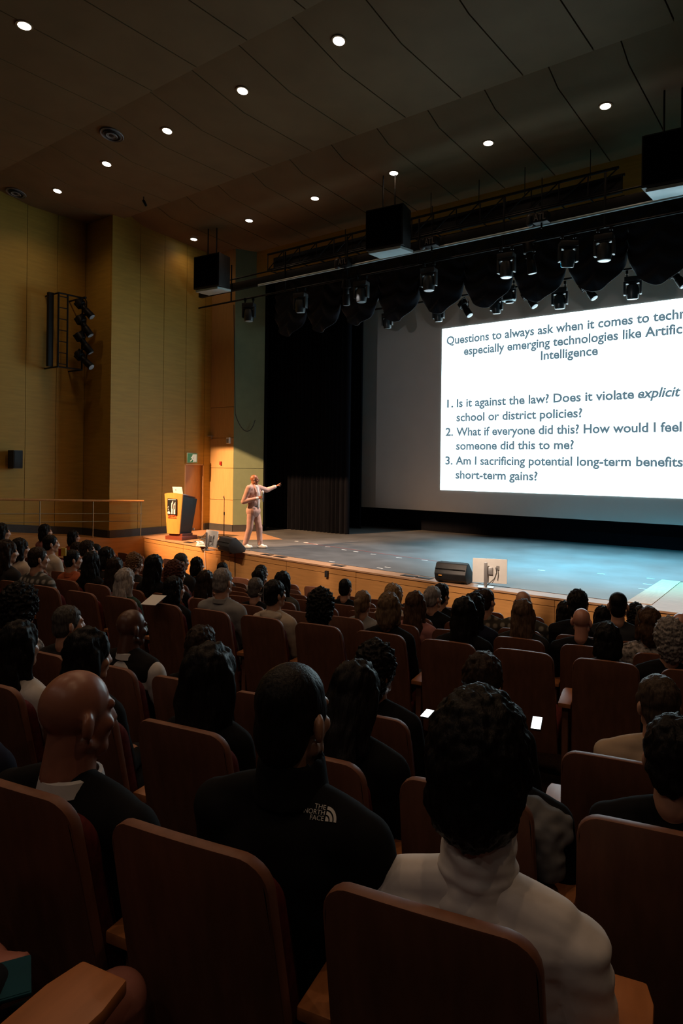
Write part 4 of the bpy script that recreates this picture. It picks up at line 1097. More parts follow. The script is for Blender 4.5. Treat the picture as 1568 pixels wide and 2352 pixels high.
BODY, TOP, LEGS = {}, {}, {}
def wrinkle(amp, sc=9.0):
    return lambda c, n: n * (amp * noise.noise((c.x * sc, c.y * sc, c.z * sc * 1.6)))
def make_body(key, sx, yaw, pitch, up=0.0, vox=0.010):
    T = headT(yaw, pitch, 0, HEAD0 + Vector((0, 0, up)))
    b = MB(); torso_parts(b, sx); head_parts(b, T)
    for q in (-1, 1):
        hand(b, (q * 0.085, 0.22, 0.663), (-q * 0.45, 0.85, -0.12), (0, 0.1, 1), 1.0, 0.5, 0.0, -q)
        b.cap((q * 0.125, 0.41, 0.06), (q * 0.135, 0.56, 0.04), 0.042, 0.034)
    BODY[key] = (blob(b, vox, 3), T, sx, up)
def make_clothes(sx, vox=0.012):
    if sx in TOP: return
    b = MB(); torso_parts(b, sx, 0.013, True, False, False); TOP[sx] = blob(b, vox, 4, wrinkle(0.009))
    b = MB()
    b.ball((0, 0.0, 0.53), (0.165 * sx + 0.012, 0.125, 0.115))
    for q in (-1, 1):
        b.cap((q * 0.09, 0.02, 0.535), (q * 0.125, 0.42, 0.535), 0.10, 0.074); b.cap((q * 0.125, 0.42, 0.535), (q * 0.125, 0.43, 0.11), 0.07, 0.058)
    LEGS[sx] = blob(b, 0.014, 3, wrinkle(0.008))
for sx in (0.92, 1.06, 1.10, 1.16): make_clothes(sx)
VAR = {'m0': (1.06, 0.0, -0.03), 'mr': (1.06, -0.36, -0.03), 'ml': (1.06, 0.35, -0.03), 'f0': (0.92, 0.0, -0.03), 'fr': (0.92, -0.4, -0.02), 'fl': (0.92, 0.4, -0.03), 'fd': (0.92, -0.15, -0.4), 'b0': (1.06, -0.10, -0.05), 'br': (1.16, -0.26, -0.06), 't0': (1.10, -0.06, -0.04, 0.06)}
for k, v in VAR.items(): make_body(k, *v, vox=0.0068 if k in ('b0', 'br', 'm0', 't0') else 0.009)

HAIR = {}
def hdisp(amp, sc, strand):
    return lambda c, n: n * (amp * (noise.noise((c.x * sc * strand, c.y * sc * strand, c.z * sc)) + 0.5 * noise.noise((c.x * sc * 2.3 * strand, c.y * sc * 2.3 * strand, c.z * sc * 1.9))))
def cap_hair(b, g=0.0, top=0.0, nape=0.0):
    b.ball((0, -0.022, 0.043), (0.079 + g, 0.096 + g, 0.086 + g + top))
    b.ball((0, -0.052, -0.022), (0.070 + g, 0.060 + g, 0.076 + g + nape))
    for q in (-1, 1): b.ball((q * 0.052, -0.005, 0.02), (0.028 + g, 0.05, 0.055))
def make_hair():
    d = {}
    b = MB(); cap_hair(b, 0.004); d['short'] = (b, 0.007, hdisp(0.006, 30, 1.3))
    b = MB(); cap_hair(b, -0.001, -0.001, 0.012); d['buzz'] = (b, 0.007, hdisp(0.001, 30, 1))
    b = MB(); cap_hair(b, 0.012, 0.012); b.ball((0, 0.03, 0.09), (0.062, 0.055, 0.052)); d['full'] = (b, 0.007, hdisp(0.012, 26, 1.4))
    b = MB(); cap_hair(b, 0.030, 0.024, 0.03); d['curly'] = (b, 0.006, hdisp(0.016, 46, 1.0))
    b = MB(); cap_hair(b, 0.055, 0.03, 0.05); b.ball((0, -0.05, -0.05), (0.14, 0.11, 0.12)); d['bigcurl'] = (b, 0.007, hdisp(0.024, 40, 1.0))
    b = MB(); cap_hair(b, 0.012, 0.006)
    b.ball((0, -0.062, -0.055), (0.098, 0.070, 0.13))
    for q in (-1, 1): b.cap((q * 0.070, -0.005, 0.03), (q * 0.082, -0.005, -0.11), 0.034, 0.030)
    d['bob'] = (b, 0.008, hdisp(0.012, 14, 2.4))
    def longb(L):
        b = MB(); cap_hair(b, 0.013, 0.006)
        b.ball((0, -0.064, -0.07), (0.100, 0.066, 0.15)); b.ball((0, -0.088, -0.08 - L * 0.5), (0.104, 0.048, 0.10 + L * 0.5))
        for q in (-1, 1): b.cap((q * 0.072, -0.01, 0.03), (q * 0.09, -0.015, -0.19), 0.035, 0.026)
        return b
    d['long'] = (longb(0.20), 0.009, hdisp(0.014, 11, 3.0)); d['verylong'] = (longb(0.42), 0.010, hdisp(0.014, 10, 3.2))
    b = MB(); cap_hair(b, 0.006); b.ball((0, -0.13, 0.03), (0.03, 0.03, 0.03)); b.cap((0, -0.145, 0.02), (0, -0.15, -0.20), 0.042, 0.018); d['tail'] = (b, 0.008, hdisp(0.008, 14, 2.5))
    b = MB(); cap_hair(b, 0.010); b.ball((0, -0.118, 0.01), (0.055, 0.036, 0.075)); d['twist'] = (b, 0.008, hdisp(0.008, 16, 2.2))
    b = MB()      # fringe of hair below a bald crown
    b.ball((0, -0.050, -0.035), (0.074, 0.063, 0.058))
    for q in (-1, 1): b.ball((q * 0.058, -0.02, 0.0), (0.022, 0.055, 0.042))
    d['fringe'] = (b, 0.007, hdisp(0.003, 30, 1.3))
    b = MB(); cap_hair(b, 0.024, 0.03); b.ball((0, 0.0, 0.09), (0.090, 0.09, 0.065)); b.ball((0, -0.055, -0.03), (0.086, 0.066, 0.09)); d['mop'] = (b, 0.005, hdisp(0.007, 34, 1.8))
    for k, (b, v, f) in d.items():
        me = blob(b, v, 3, f); HAIR[k] = me
make_hair()

SKIN = {'l': (0.50, 0.27, 0.18), 't': (0.38, 0.20, 0.12), 'd': (0.10, 0.045, 0.028), 'p': (0.50, 0.24, 0.17), 'r': (0.30, 0.125, 0.08)}
BLK, DBR, BRN, GRY, BLD, AUB, WHT = (0.008, 0.007, 0.007), (0.022, 0.013, 0.009), (0.06, 0.032, 0.018), (0.22, 0.20, 0.19), (0.24, 0.15, 0.075), (0.075, 0.025, 0.014), (0.34, 0.31, 0.29)
def put_obj(name, me, parent, m, mw=None):
    o = bpy.data.objects.new(name, me); COL.objects.link(o); o.parent = parent
    if not me.materials: me.materials.append(m)
    o.material_slots[0].link = 'OBJECT'; o.material_slots[0].material = m
    if mw is not None: o.matrix_local = mw
    return o
PEOPLE = []
def person(row, px, top, var, hair, hcol, shirt, label, short, skin='l', kind='plain', trousers=(0.02, 0.02, 0.025), fwd=0.335, turn=0.0, force_scale=None, hair_scale=1.0, lift=0.0):
    z = ROW[row]['z'] if row not in ('G', 'H') else FRONT_Z
    p, a = row_at_pixel(row, px, fwd - 0.05)          # the head stands over this point
    n = Vector((-math.sin(a), math.cos(a), 0))
    D = (p - EYE).dot(FWD)
    d = ray(px, top); ztop = EYE.z + d.z * D
    hair_h = {'buzz': .0, 'full': .02, 'curly': .05, 'bigcurl': .07, 'mop': .05, 'fringe': 0.0, None: 0.0}.get(hair, 0.012)
    me, T, sx, up = BODY[var]
    s = (ztop - z) / (1.356 + up + hair_h)
    s0 = s; s = max(0.89, min(1.10, s))
    if abs(s - s0) > 0.02: (lift or force_scale) or print('  scale', row, px, round(s0, 3), short)
    if force_scale: s = force_scale; z = ztop - s * (1.356 + up + hair_h + 0.13 * (hair_scale - 1))
    z += lift
    q = p + n * 0.05 * s
    t = thing('person', label, 'person', (q.x, q.y, z), a + turn, 'seated audience')
    t.scale = (s, s, s)
    body = put_obj('body', me, t, skin_mat(SKIN[skin]))
    put_obj('top', TOP[sx], t, cloth(shirt, kind))
    put_obj('trousers', LEGS[sx], t, cloth(trousers))
    if hair:
        mw = T @ Matrix.Scale(hair_scale, 4)
        put_obj('hair', HAIR[hair], t, hair_mat(hcol), mw)
    PEOPLE.append((row, Vector((q.x, q.y, 0)), short, t))
    return t, T, sx
# ------------------------------------------------------------------ the speaker on stage
sp = at_z(581, 1259, 0.006)
spk = thing('person', 'bald man in pale pinkish suit and white shoes standing on stage, pointing at screen', 'person', (sp.x, sp.y, 0.006), R(-80))
spk.scale = (0.985,) * 3
HT = headT(0.62, -0.02, 0, Vector((0.0, 0.02, 1.655)))
Rsh, Rel, Rwr = Vector((0.185, -0.01, 1.45)), Vector((0.275, -0.10, 1.13)), Vector((0.12, 0.20, 1.215))
Lsh, Lel, Lwr = Vector((-0.185, -0.01, 1.46)), Vector((-0.45, 0.07, 1.39)), Vector((-0.68, 0.17, 1.475))
Rkn, Ran = Vector((0.105, -0.03, 0.50)), Vector((0.115, -0.15, 0.09))
Lkn, Lan = Vector((-0.095, 0.10, 0.50)), Vector((-0.10, 0.13, 0.09))
def stand_torso(b, g=0.0):
    b.ball((0, 0, 0.96), (0.168 + g, 0.118 + g, 0.12 + g)); b.ball((0, 0.01, 1.12), (0.158 + g, 0.122 + g, 0.17 + g)); b.ball((0, 0.0, 1.32), (0.172 + g, 0.118 + g, 0.17 + g))
    b.cap((-0.13, -0.01, 1.445), (0.13, -0.01, 1.445), 0.066 + g, 0.066 + g)
    for q in (-1, 1): b.cap((q * 0.03, -0.015, 1.50), (q * 0.14, -0.01, 1.46), 0.05 + g, 0.052 + g)
b = MB(); stand_torso(b); head_parts(b, HT); b.cap((0, -0.015, 1.46), (0, 0.0, 1.57), 0.066, 0.058)
for s_, e_, w_ in ((Rsh, Rel, Rwr), (Lsh, Lel, Lwr)): b.cap(s_, e_, 0.056, 0.043); b.cap(e_, w_, 0.043, 0.030)
for k_, a_, q in ((Rkn, Ran, 1), (Lkn, Lan, -1)):
    b.cap((q * 0.09, 0, 0.92), k_, 0.088, 0.058); b.cap(k_, a_, 0.055, 0.038); b.cap(a_ + Vector((0, 0, -0.03)), a_ + Vector((0, 0.12, -0.05)), 0.036, 0.03)
hd = (Vector((0.075, 0.285, 1.245)) - Rwr)
hand(b, Rwr, hd, (0.75, -0.35, 0.2), 1.0, [1.25, 1.25, 1.2, 1.15], 0, -1)
hand(b, Lwr, Lwr - Lel + Vector((0, 0, 0.06)), (-0.2, -0.2, 1), 1.05, [1.0, 0.95, 0.55, 0.05], 0.03, 1)
me = blob(b, 0.0062, 3); put_obj('body', me, spk, skin_mat((0.33, 0.12, 0.05)))
suit = mat('suit_cloth', (0.54, 0.325, 0.265), 0.85, spec=0.15, noise_s=10, noise_a=0.04, bump=0.12)
b = MB(); stand_torso(b, 0.018); b.ball((0, -0.005, 0.90), (0.208, 0.158, 0.17))
for s_, e_, w_ in ((Rsh, Rel, Rwr), (Lsh, Lel, Lwr)): b.cap(s_, e_, 0.078, 0.062); b.cap(e_, e_.lerp(w_, 0.86), 0.062, 0.047)
jk = put_obj('jacket', blob(b, 0.009, 3, wrinkle(0.005, 9)), spk, suit)
# lapels and the open front with shirt
for q in (-1, 1):
    b = MB(); b.cap((q * 0.055, 0.062, 1.52), (q * 0.085, 0.128, 1.36), 0.022, 0.03); b.cap((q * 0.085, 0.128, 1.36), (q * 0.035, 0.138, 1.10), 0.03, 0.012)
    put_obj('lapel', blob(b, 0.007, 2), jk, suit)
white = cloth((0.70, 0.68, 0.66))
b = MB(); b.cap((0, 0.070, 1.47), (0, 0.118, 1.34), 0.058, 0.048); b.cap((0, 0.118, 1.34), (0, 0.130, 1.00), 0.048, 0.036)
b.cap((-0.045, -0.02, 1.535), (0.0, 0.062, 1.50), 0.026, 0.024); b.cap((0.045, -0.02, 1.535), (0.0, 0.062, 1.50), 0.026, 0.024); b.cap((-0.045, -0.03, 1.54), (0.045, -0.03, 1.54), 0.03, 0.03)
sh = put_obj('shirt', blob(b, 0.007, 2), spk, white)
for e_, w_ in ((Rel, Rwr), (Lel, Lwr)):
    put_obj('cuff', blob(MB().cap(e_.lerp(w_, 0.84), e_.lerp(w_, 0.97), 0.043, 0.041), 0.006, 1), spk, white)
b = MB(); b.ball((0, 0, 0.95), (0.178, 0.128, 0.115))
for k_, a_, q in ((Rkn, Ran, 1), (Lkn, Lan, -1)): b.cap((q * 0.09, 0, 0.90), k_, 0.102, 0.080); b.cap(k_, a_ + Vector((0, 0, 0.02)), 0.080, 0.062)
tr = put_obj('trousers', blob(b, 0.009, 3, wrinkle(0.005, 7)), spk, suit)
b = MB(); b.lathe([(0.148, 0.985), (0.152, 0.99), (0.152, 1.02), (0.148, 1.025)], n=28)
for v in b.v: v.y = v.y * 0.80 + 0.012
b.build('belt', M['black_plastic'], spk)
for a_ in (Ran, Lan):
    b = MB(); b.cap(a_ + Vector((0, -0.05, -0.045)), a_ + Vector((0, 0.17, -0.05)), 0.044, 0.040); b.cap(a_ + Vector((0, -0.02, -0.01)), a_ + Vector((0, 0.08, -0.03)), 0.046, 0.040)
    so = blob(b, 0.007, 2)
    for v in so.vertices: v.co.z = max(v.co.z, 0.002)
    put_obj('shoe', so, spk, M['white_plastic'])
gl = MB()
for q in (-1, 1):
    ring = [HT @ Vector((q * 0.036 + 0.026 * math.cos(k * PI / 6), 0.108, -0.004 + 0.021 * math.sin(k * PI / 6))) for k in range(13)]
    gl.tube(ring, 0.0028, 6); gl.tube([HT @ Vector((q * 0.062, 0.106, 0.0)), HT @ Vector((q * 0.084, 0.0, 0.0))], 0.0028, 6)
gl.tube([HT @ Vector((-0.012, 0.112, 0.0)), HT @ Vector((0.012, 0.112, 0.0))], 0.0028, 6)
gl.build('glasses', M['black_plastic'], spk)
bpy.context.view_layer.update()
mic = thing('handheld_microphone', 'pale handheld microphone held upright by the man on stage', 'microphone', spk.matrix_world @ Vector((0.062, 0.305, 1.235)))
MB().tube([(0, 0, -0.10), (0, 0, 0.03), (0, 0, 0.09)], [0.012, 0.015, 0.018], 14).build('handle', M['silver'], mic)
MB().lathe([(0.018, 0.09), (0.026, 0.10), (0.028, 0.125), (0.024, 0.150), (0.012, 0.163), (0.002, 0.166)], n=18).build('grille_head', M['white_plastic'], mic)
MB().lathe([(0.0275, 0.098), (0.0285, 0.101), (0.0275, 0.104)], n=18).build('ring', M['silver'], mic)

# ------------------------------------------------------------------ the audience
C_BLK, C_DK, C_NAVY, C_WHT, C_CRM, C_GRY, C_LGY, C_PNK, C_ORG, C_GRN, C_TAN = (0.008, 0.008, 0.009), (0.025, 0.023, 0.023), (0.012, 0.014, 0.03), (0.6, 0.58, 0.56), (0.50, 0.42, 0.34), (0.10, 0.10, 0.10), (0.26, 0.26, 0.26), (0.36, 0.16, 0.15), (0.42, 0.11, 0.05), (0.03, 0.055, 0.04), (0.42, 0.32, 0.23)
P = {}
def A(key, row, px, top, var, hair, hcol, shirt, label, short, **k):
    P[key] = person(row, px, top, var, hair, hcol, shirt, label, short, **k); return P[key]
# nearest row
A('turtle', 'N', 1112, 1592, 't0', 'mop', BLK, (0.78, 0.74, 0.71), 'person with thick black hair in a white turtleneck sweater, seen from behind', 'person in the white turtleneck', fwd=0.40, force_scale=1.04, hair_scale=1.12)
A('jacket', 'N', 683, 1528, 'b0', 'buzz', BLK, C_BLK, 'man with cropped black hair in a black jacket with a small white chest-back logo', 'man in the black jacket with white logo', skin='t', fwd=0.38, force_scale=1.07, hair_scale=1.03)
A('suit', 'N', 185, 1540, 'br', None, BLK, C_BLK, 'bald man in a dark suit and white collar with a lit forehead', 'bald man in the dark suit', skin='r', fwd=0.27, force_scale=1.06)
A('navy', 'N', -70, 1560, 'm0', 'short', BLK, C_NAVY, 'person in a dark navy jacket cut off by the edge of the photo', 'person in the navy jacket', fwd=0.40)
# second row
A('p1', 'P', 52, 1430, 'f0', 'long', BLK, C_WHT, 'woman with long black hair and pale sleeves behind the bald man in a suit', 'woman with pale sleeves')
A('p2', 'P', 212, 1452, 'fr', 'verylong', BLK, C_BLK, 'woman with very long black hair and pale cheek turned aside, dressed in black', 'woman with the pale turned cheek', hair_scale=1.08)
A('p3', 'P', 490, 1500, 'f0', 'verylong', BLK, C_BLK, 'woman with very long black hair in black seated behind a row of empty seat backs', 'woman with very long black hair', hair_scale=1.25)
A('p4', 'P', 822, 1528, 'fd', 'verylong', BLK, C_BLK, 'woman with straight black hair looking down at a glowing phone', 'woman with the glowing phone')
A('p5', 'P', 1165, 1622, 'md' if False else 'mr', 'full', BLK, C_BLK, 'person in a black jacket mostly hidden by the turtleneck wearer, holding a bright phone', 'person hidden by the turtleneck wearer')
A('p6', 'P', 1552, 1648, 'm0', 'full', BLK, C_BLK, 'dark-haired person in black cut off at the frame beside the cream sweater', 'dark-haired person in black at the frame')
# third row
A('q1', 'Q', 52, 1338, 'f0', 'bigcurl', BLK, C_BLK, 'person with a big mass of black hair in a speckled black and white top', 'person in the speckled top', kind='spots', hair_scale=0.9)
A('q2', 'Q', 163, 1390, 'mr', 'short', (0.06, 0.055, 0.05), C_DK, 'man with dark grey hair and a visible ear in a dark top', 'man with dark grey hair')
A('q3', 'Q', 307, 1400, 'br', None, BLK, C_WHT, 'dark-skinned bald man in a dark vest over white shirt sleeves', 'bald man in the dark vest', skin='d')
A('q4', 'Q', 468, 1440, 'm0', 'full', DBR, C_BLK, 'person with short dark hair and a lit cheek before the long-haired woman', 'person with short dark hair and lit cheek')
A('q5', 'Q', 872, 1474, 'mr', 'curly', BLK, C_BLK, 'person with fluffy black hair in a black jacket holding a small bright phone', 'person with fluffy black hair', skin='t')
A('q6', 'Q', 1115, 1507, 'm0', 'full', DBR, C_BLK, 'man with tousled short brown hair whose head rises just above the turtleneck wearer', 'man with tousled brown hair', hair_scale=1.08)
A('q7', 'Q', 1515, 1552, 'ml', 'short', (0.05, 0.035, 0.025), C_TAN, 'man with short brown hair in a cream sweater', 'man in the cream sweater', hair_scale=1.06)
# fourth row
A('a1', 'A', 92, 1256, 'mr', 'short', DBR, (0.30, 0.29, 0.26), 'man in a black and white plaid shirt resting his arm on the seat', 'man in the plaid shirt', kind='plaid')
A('a2', 'A', 20, 1242, 'fr', 'long', DBR, C_DK, 'woman with long brown hair at the edge of the photo left of the plaid shirt', 'woman left of the plaid shirt')
A('a3', 'A', 292, 1307, 'f0', 'long', WHT, C_GRN, 'woman with long silver-blonde hair in dark green holding white paper', 'silver-haired woman in green')
A('a4', 'A', 405, 1326, 'fr', 'bob', BLK, C_BLK, 'woman with a black bob and black coat right of the silver-haired woman', 'woman with the black bob')
A('a5', 'A', 516, 1304, 'm0', 'short', GRY, C_LGY, 'man with cropped grey hair in a light grey collared shirt', 'man in the light grey shirt')
A('a6', 'A', 636, 1333, 'fr', 'twist', BLK, C_CRM, 'woman with black hair in a claw clip and a cream hooded top', 'woman with the claw clip')
A('a7', 'A', 742, 1352, 'f0', 'bigcurl', BLK, (0.07, 0.07, 0.065), 'person with very large curly black hair in a dark grey tee', 'person with very large curly hair', hair_scale=0.95)
A('a8', 'A', 898, 1363, 'f0', 'bob', (0.13, 0.085, 0.05), C_BLK, 'woman with shoulder-length dark blonde hair in a black top', 'dark blonde woman in black')
A('a9', 'A', 1070, 1374, 'f0', 'verylong', BLK, C_BLK, 'woman with long sleek black hair in black left of an empty pair of seats', 'woman with sleek black hair')
A('a10', 'A', 1400, 1432, 'f0', 'bob', BLK, C_DK, 'person with a rounded black bob seated behind one tall empty seat back', 'person with the rounded black bob')
A('a11', 'A', 1540, 1420, 'fl', 'curly', GRY, C_BLK, 'woman with short curly greying hair next to the sunglasses wearer', 'woman with curly greying hair')
# fifth row
A('b1', 'B', 50, 1238, 'fr', 'bob', BLK, C_CRM, 'woman with a black bob and cream shoulders at the left aisle', 'woman with cream shoulders')
A('b2', 'B', 171, 1262, 'fr', 'short', BLK, C_ORG, 'person with short black hair and a bright orange collar', 'person with the orange collar')
A('b3', 'B', 213, 1268, 'fl', 'long', BLK, C_BLK, 'woman with long black hair next to the orange collar', 'woman next to the orange collar')
A('b4', 'B', 268, 1282, 'f0', 'verylong', DBR, C_DK, 'woman with long dark brown hair right in front of the silver-haired woman', 'woman in front of the silver hair')
A('b5', 'B', 358, 1276, 'f0', 'verylong', BLK, C_BLK, 'woman with long black hair between the blond curls and the auburn curls', 'woman between the two curly heads')
A('b6', 'B', 407, 1288, 'fr', 'curly', AUB, C_BLK, 'person with curly auburn hair in a black jacket', 'person with auburn curls')
A('b7', 'B', 476, 1312, 'f0', 'long', DBR, C_PNK, 'woman with long dark hair and pinkish top left of the light grey shirt', 'woman left of the light grey shirt')
A('b8', 'B', 592, 1326, 'm0', 'short', (0.09, 0.08, 0.075), C_BLK, 'man with wavy grey hair just left of the claw clip', 'man with wavy grey hair')
A('b9', 'B', 838, 1356, 'f0', 'tail', (0.16, 0.10, 0.06), C_LGY, 'woman with a dark blonde ponytail in a light top', 'woman with the blonde ponytail')
A('b10', 'B', 958, 1360, 'f0', 'long', BRN, C_PNK, 'woman with straight brown hair in a pale pink top', 'woman in the pale pink top')
A('b11', 'B', 1094, 1364, 'fr', 'long', BLK, C_NAVY, 'woman with black hair turned aside right of the sleek black hair', 'woman right of the sleek black hair')
A('b12', 'B', 1205, 1379, 'f0', 'long', (0.09, 0.055, 0.035), C_DK, 'woman with long straight light brown hair above stacked empty seat backs', 'woman with light brown hair')
A('b13', 'B', 1340, 1397, 'b0', None, BLK, C_BLK, 'bald man with a pinkish scalp in a black top', 'bald man with the pinkish scalp', skin='p')
A('b14', 'B', 1492, 1397, 'fl', 'bob', BRN, C_DK, 'woman with sunglasses pushed up on brown hair and a patterned top', 'woman with sunglasses on her hair', kind='spots')
# sixth row
A('c1', 'C', 8, 1199, 'fr', 'bob', BLK, C_WHT, 'woman in a white top at the far edge near the handrail', 'woman in white near the handrail', lift=0.12)
A('c2', 'C', 120, 1226, 'fr', 'short', BLK, C_CRM, 'person with black hair and pale flowery shoulders holding a yellow and red item', 'person with flowery shoulders', lift=0.03)
A('c3', 'C', 250, 1258, 'fr', 'bob', BLK, C_DK, 'person with a black bob and lit cheek left of the blond curls', 'black bob left of the blond curls')
A('c4', 'C', 313, 1268, 'fr', 'curly', (0.15, 0.085, 0.045), C_DK, 'person with blond-brown curls raising a hand to the face', 'person with the blond curls', hair_scale=0.92)
A('c5', 'C', 653, 1314, 'f0', 'verylong', BLK, (0.08, 0.08, 0.075), 'woman with long black hair over one shoulder in a dark grey top', 'woman with hair over one shoulder')
A('c6', 'C', 906, 1342, 'f0', 'bob', BLD, C_CRM, 'woman with pale blonde hair half hidden by the dark blonde woman', 'woman with pale blonde hair')
A('c7', 'C', 999, 1346, 'fr', 'tail', GRY, C_BLK, 'woman with a greying ponytail in black before the wedge speaker', 'woman with the greying ponytail')
A('c8', 'C', 1121, 1352, 'mr', 'short', DBR, (0.20, 0.17, 0.13), 'man with short dark hair and a brown plaid jacket before the monitor', 'man in the brown plaid jacket', kind='plaid')
A('c9', 'C', 1205, 1357, 'm0', 'fringe', BLK, (0.22, 0.20, 0.16), 'man with a bald patch and a checked shirt behind the light brown hair', 'man with the bald patch', kind='plaid', skin='l')
A('c10', 'C', 1330, 1357, 'm0', 'full', BLK, C_BLK, 'man with tall black hair in front of the pinkish bald head', 'man with tall black hair', hair_scale=1.05)
A('c11', 'C', 1423, 1361, 'm0', 'buzz', BLK, (0.03, 0.032, 0.036), 'man with cropped black hair and broad dark shoulders near the edging boards', 'man with broad dark shoulders')
A('c12', 'D', 1464, 1382, 'm0', 'curly', BLK, C_DK, 'person with curly black hair right of the broad dark shoulders', 'curly black hair by the broad shoulders', hair_scale=0.9)
A('c13', 'C', 1566, 1408, 'm0', None, BLK, C_DK, 'bald pale head at the very edge of the photo beyond the greying curls', 'bald pale head at the edge', skin='p')
# farther rows
A('d1', 'D', 204, 1242, 'fr', 'full', DBR, C_DK, 'dark-haired person seated behind the long black hair beside the orange collar', 'dark-haired person past the orange collar')
A('d2', 'D', 420, 1270, 'mr', 'short', (0.05, 0.045, 0.04), C_DK, 'person with short dark greying hair rising above the auburn curls', 'short hair above the auburn curls')
A('d3', 'D', 600, 1308, 'fr', 'long', BLK, C_BLK, 'woman with black hair and bright cheek in front of the wavy grey hair', 'black hair before the wavy grey hair')
A('d4', 'D', 797, 1329, 'm0', 'short', BLK, C_BLK, 'man with short black hair alone before the stage front', 'man alone before the stage front')
A('d5', 'D', 1018, 1342, 'fr', 'full', BLK, C_BLK, 'dark-haired person in black beside the greying ponytail', 'dark hair beside the greying ponytail')
A('d6', 'D', 1104, 1358, 'fr', 'bob', BLK, C_DK, 'dark-haired person squeezed between two others before the white monitor', 'dark hair before the white monitor')
A('d7', 'D', 1302, 1382, 'f0', 'bob', BLK, C_DK, 'person with dark hair left of the tall black hair', 'dark hair left of the tall hair')
A('d8', 'D', 1388, 1393, 'f0', 'bob', BLK, C_DK, 'woman with dark bobbed hair left of the broad dark shoulders', 'dark bob left of the broad shoulders')
A('e1', 'E', 107, 1201, 'fr', 'bob', BLK, C_PNK, 'woman with a black bob in a pink top below the handrail', 'woman in pink below the handrail', lift=0.2)
A('e2', 'E', 224, 1249, 'fr', 'short', BLK, C_DK, 'person with a lit profile among dark heads near the stage corner', 'lit profile near the stage corner')
A('e3', 'E', 457, 1281, 'fr', 'bob', BLK, C_BLK, 'person with a black bob and lit cheek before the stage front below the lectern', 'black bob below the lectern')
A('e4', 'E', 515, 1291, 'm0', 'short', BLK, C_DK, 'dark head just beyond the light grey shirt below the wedge speaker', 'dark head below the wedge speaker')
A('e5', 'E', 604, 1297, 'mr', 'short', BLK, C_WHT, 'person with short black hair and a white shirt close to the stage front', 'white shirt close to the stage')
A('e6', 'E', 180, 1246, 'fr', 'full', DBR, C_DK, 'dark-haired person partly covered by the orange collar wearer', 'dark hair covered by the orange collar')
A('f1', 'F', 172, 1219, 'fr', 'bob', BLK, C_ORG, 'woman with dark hair and an orange top against the walkway wall', 'woman in orange at the walkway', lift=0.12)
A('e7', 'E', 915, 1343, 'fr', 'short', BRN, C_DK, 'person peeking out right of the pale blonde hair', 'person right of the pale blonde hair')

# ------------------------------------------------------------------ things worn and held
def child_blob(key, name, b, vox, m, disp=None, mw=None):
    return put_obj(name, blob(b, vox, 2, disp), P[key][0], m, mw)
sweater = cloth((0.78, 0.74, 0.71))
b = MB()
b.lathe([(0.100, 1.035), (0.090, 1.065), (0.084, 1.09), (0.089, 1.105), (0.083, 1.12), (0.081, 1.17), (0.086, 1.185), (0.080, 1.20), (0.070, 1.195), (0.066, 1.10)], (0, -0.064, 0), 40)
child_blob('turtle', 'turtleneck_collar', b, 0.0045, sweater, wrinkle(0.007, 24))
b = MB(); torso_parts(b, 1.10, 0.018, True, False, False); b.ball((0, -0.10, 0.96), (0.17, 0.085, 0.10))
for q in (-1, 1): b.cap((q * 0.03, -0.075, 1.06), (q * 0.17, -0.075, 1.02), 0.062, 0.062)
tm = blob(b, 0.007, 4, lambda c, n: n * (0.004 * math.sin(c.z * 95 + 3 * noise.noise((c.x * 7, c.y * 7, c.z * 3))) * max(0, noise.noise((c.x * 5, c.y * 5, c.z * 4)) + 0.3) + 0.004 * noise.noise((c.x * 10, c.y * 10, c.z * 16))))
for o in P['turtle'][0].children:
    if o.name.startswith('top'):
        o.data = tm
        tm.materials.append(sweater)
        o.material_slots[0].link = 'OBJECT'; o.material_slots[0].material = sweater
def collar(key, m, r=0.072, z0=1.055, z1=1.09):
    b = MB(); pr = [(r + 0.012, z0), (r + 0.004, z1), (r - 0.006, z1 + 0.004), (r - 0.004, z0)]
    b.lathe(pr, (0, -0.068, 0), 24)
    return b.build('collar', m, P[key][0])
for k in ('suit', 'q3', 'a5'): collar(k, cloth((0.62, 0.61, 0.6)) if k != 'a5' else cloth(C_LGY), 0.076)
collar('b2', cloth(C_ORG), 0.085, 1.03, 1.08)
b = MB(); torso_parts(b, 1.16, 0.024, False, False, False); child_blob('q3', 'vest', b, 0.012, cloth((0.012, 0.011, 0.011)))
b = MB(); b.cap((-0.07, -0.125, 1.05), (0.07, -0.125, 1.05), 0.045, 0.045); b.cap((0, -0.14, 1.04), (0, -0.15, 0.95), 0.07, 0.04); child_blob('a6', 'hood', b, 0.009, cloth(C_CRM), wrinkle(0.006, 20))
# claw clip
T = P['a6'][1]; b = MB()
b.tube([T @ Vector((0.03, -0.150, 0.09)), T @ Vector((0.034, -0.162, 0.03)), T @ Vector((0.03, -0.150, -0.05))], 0.004, 6)
for k in range(3): b.tube([T @ Vector((-0.035 + k * 0.02, -0.155, -0.005)), T @ Vector((-0.030 + k * 0.02, -0.168, 0.015)), T @ Vector((-0.025 + k * 0.02, -0.155, 0.03))], 0.006, 6)
b.build('claw_clip', M['silver'], P['a6'][0])
# sunglasses pushed up
T = P['b14'][1]; b = MB()
for q in (-1, 1):
    b.cap(T @ Vector((q * 0.035, 0.075, 0.115)), T @ Vector((q * 0.05, 0.07, 0.112)), 0.028, 0.026); b.tube([T @ Vector((q * 0.07, 0.06, 0.11)), T @ Vector((q * 0.098, -0.03, 0.06)), T @ Vector((q * 0.094, -0.06, 0.02))], 0.005, 6)
b.build('sunglasses', M['black_plastic'], P['b14'][0])
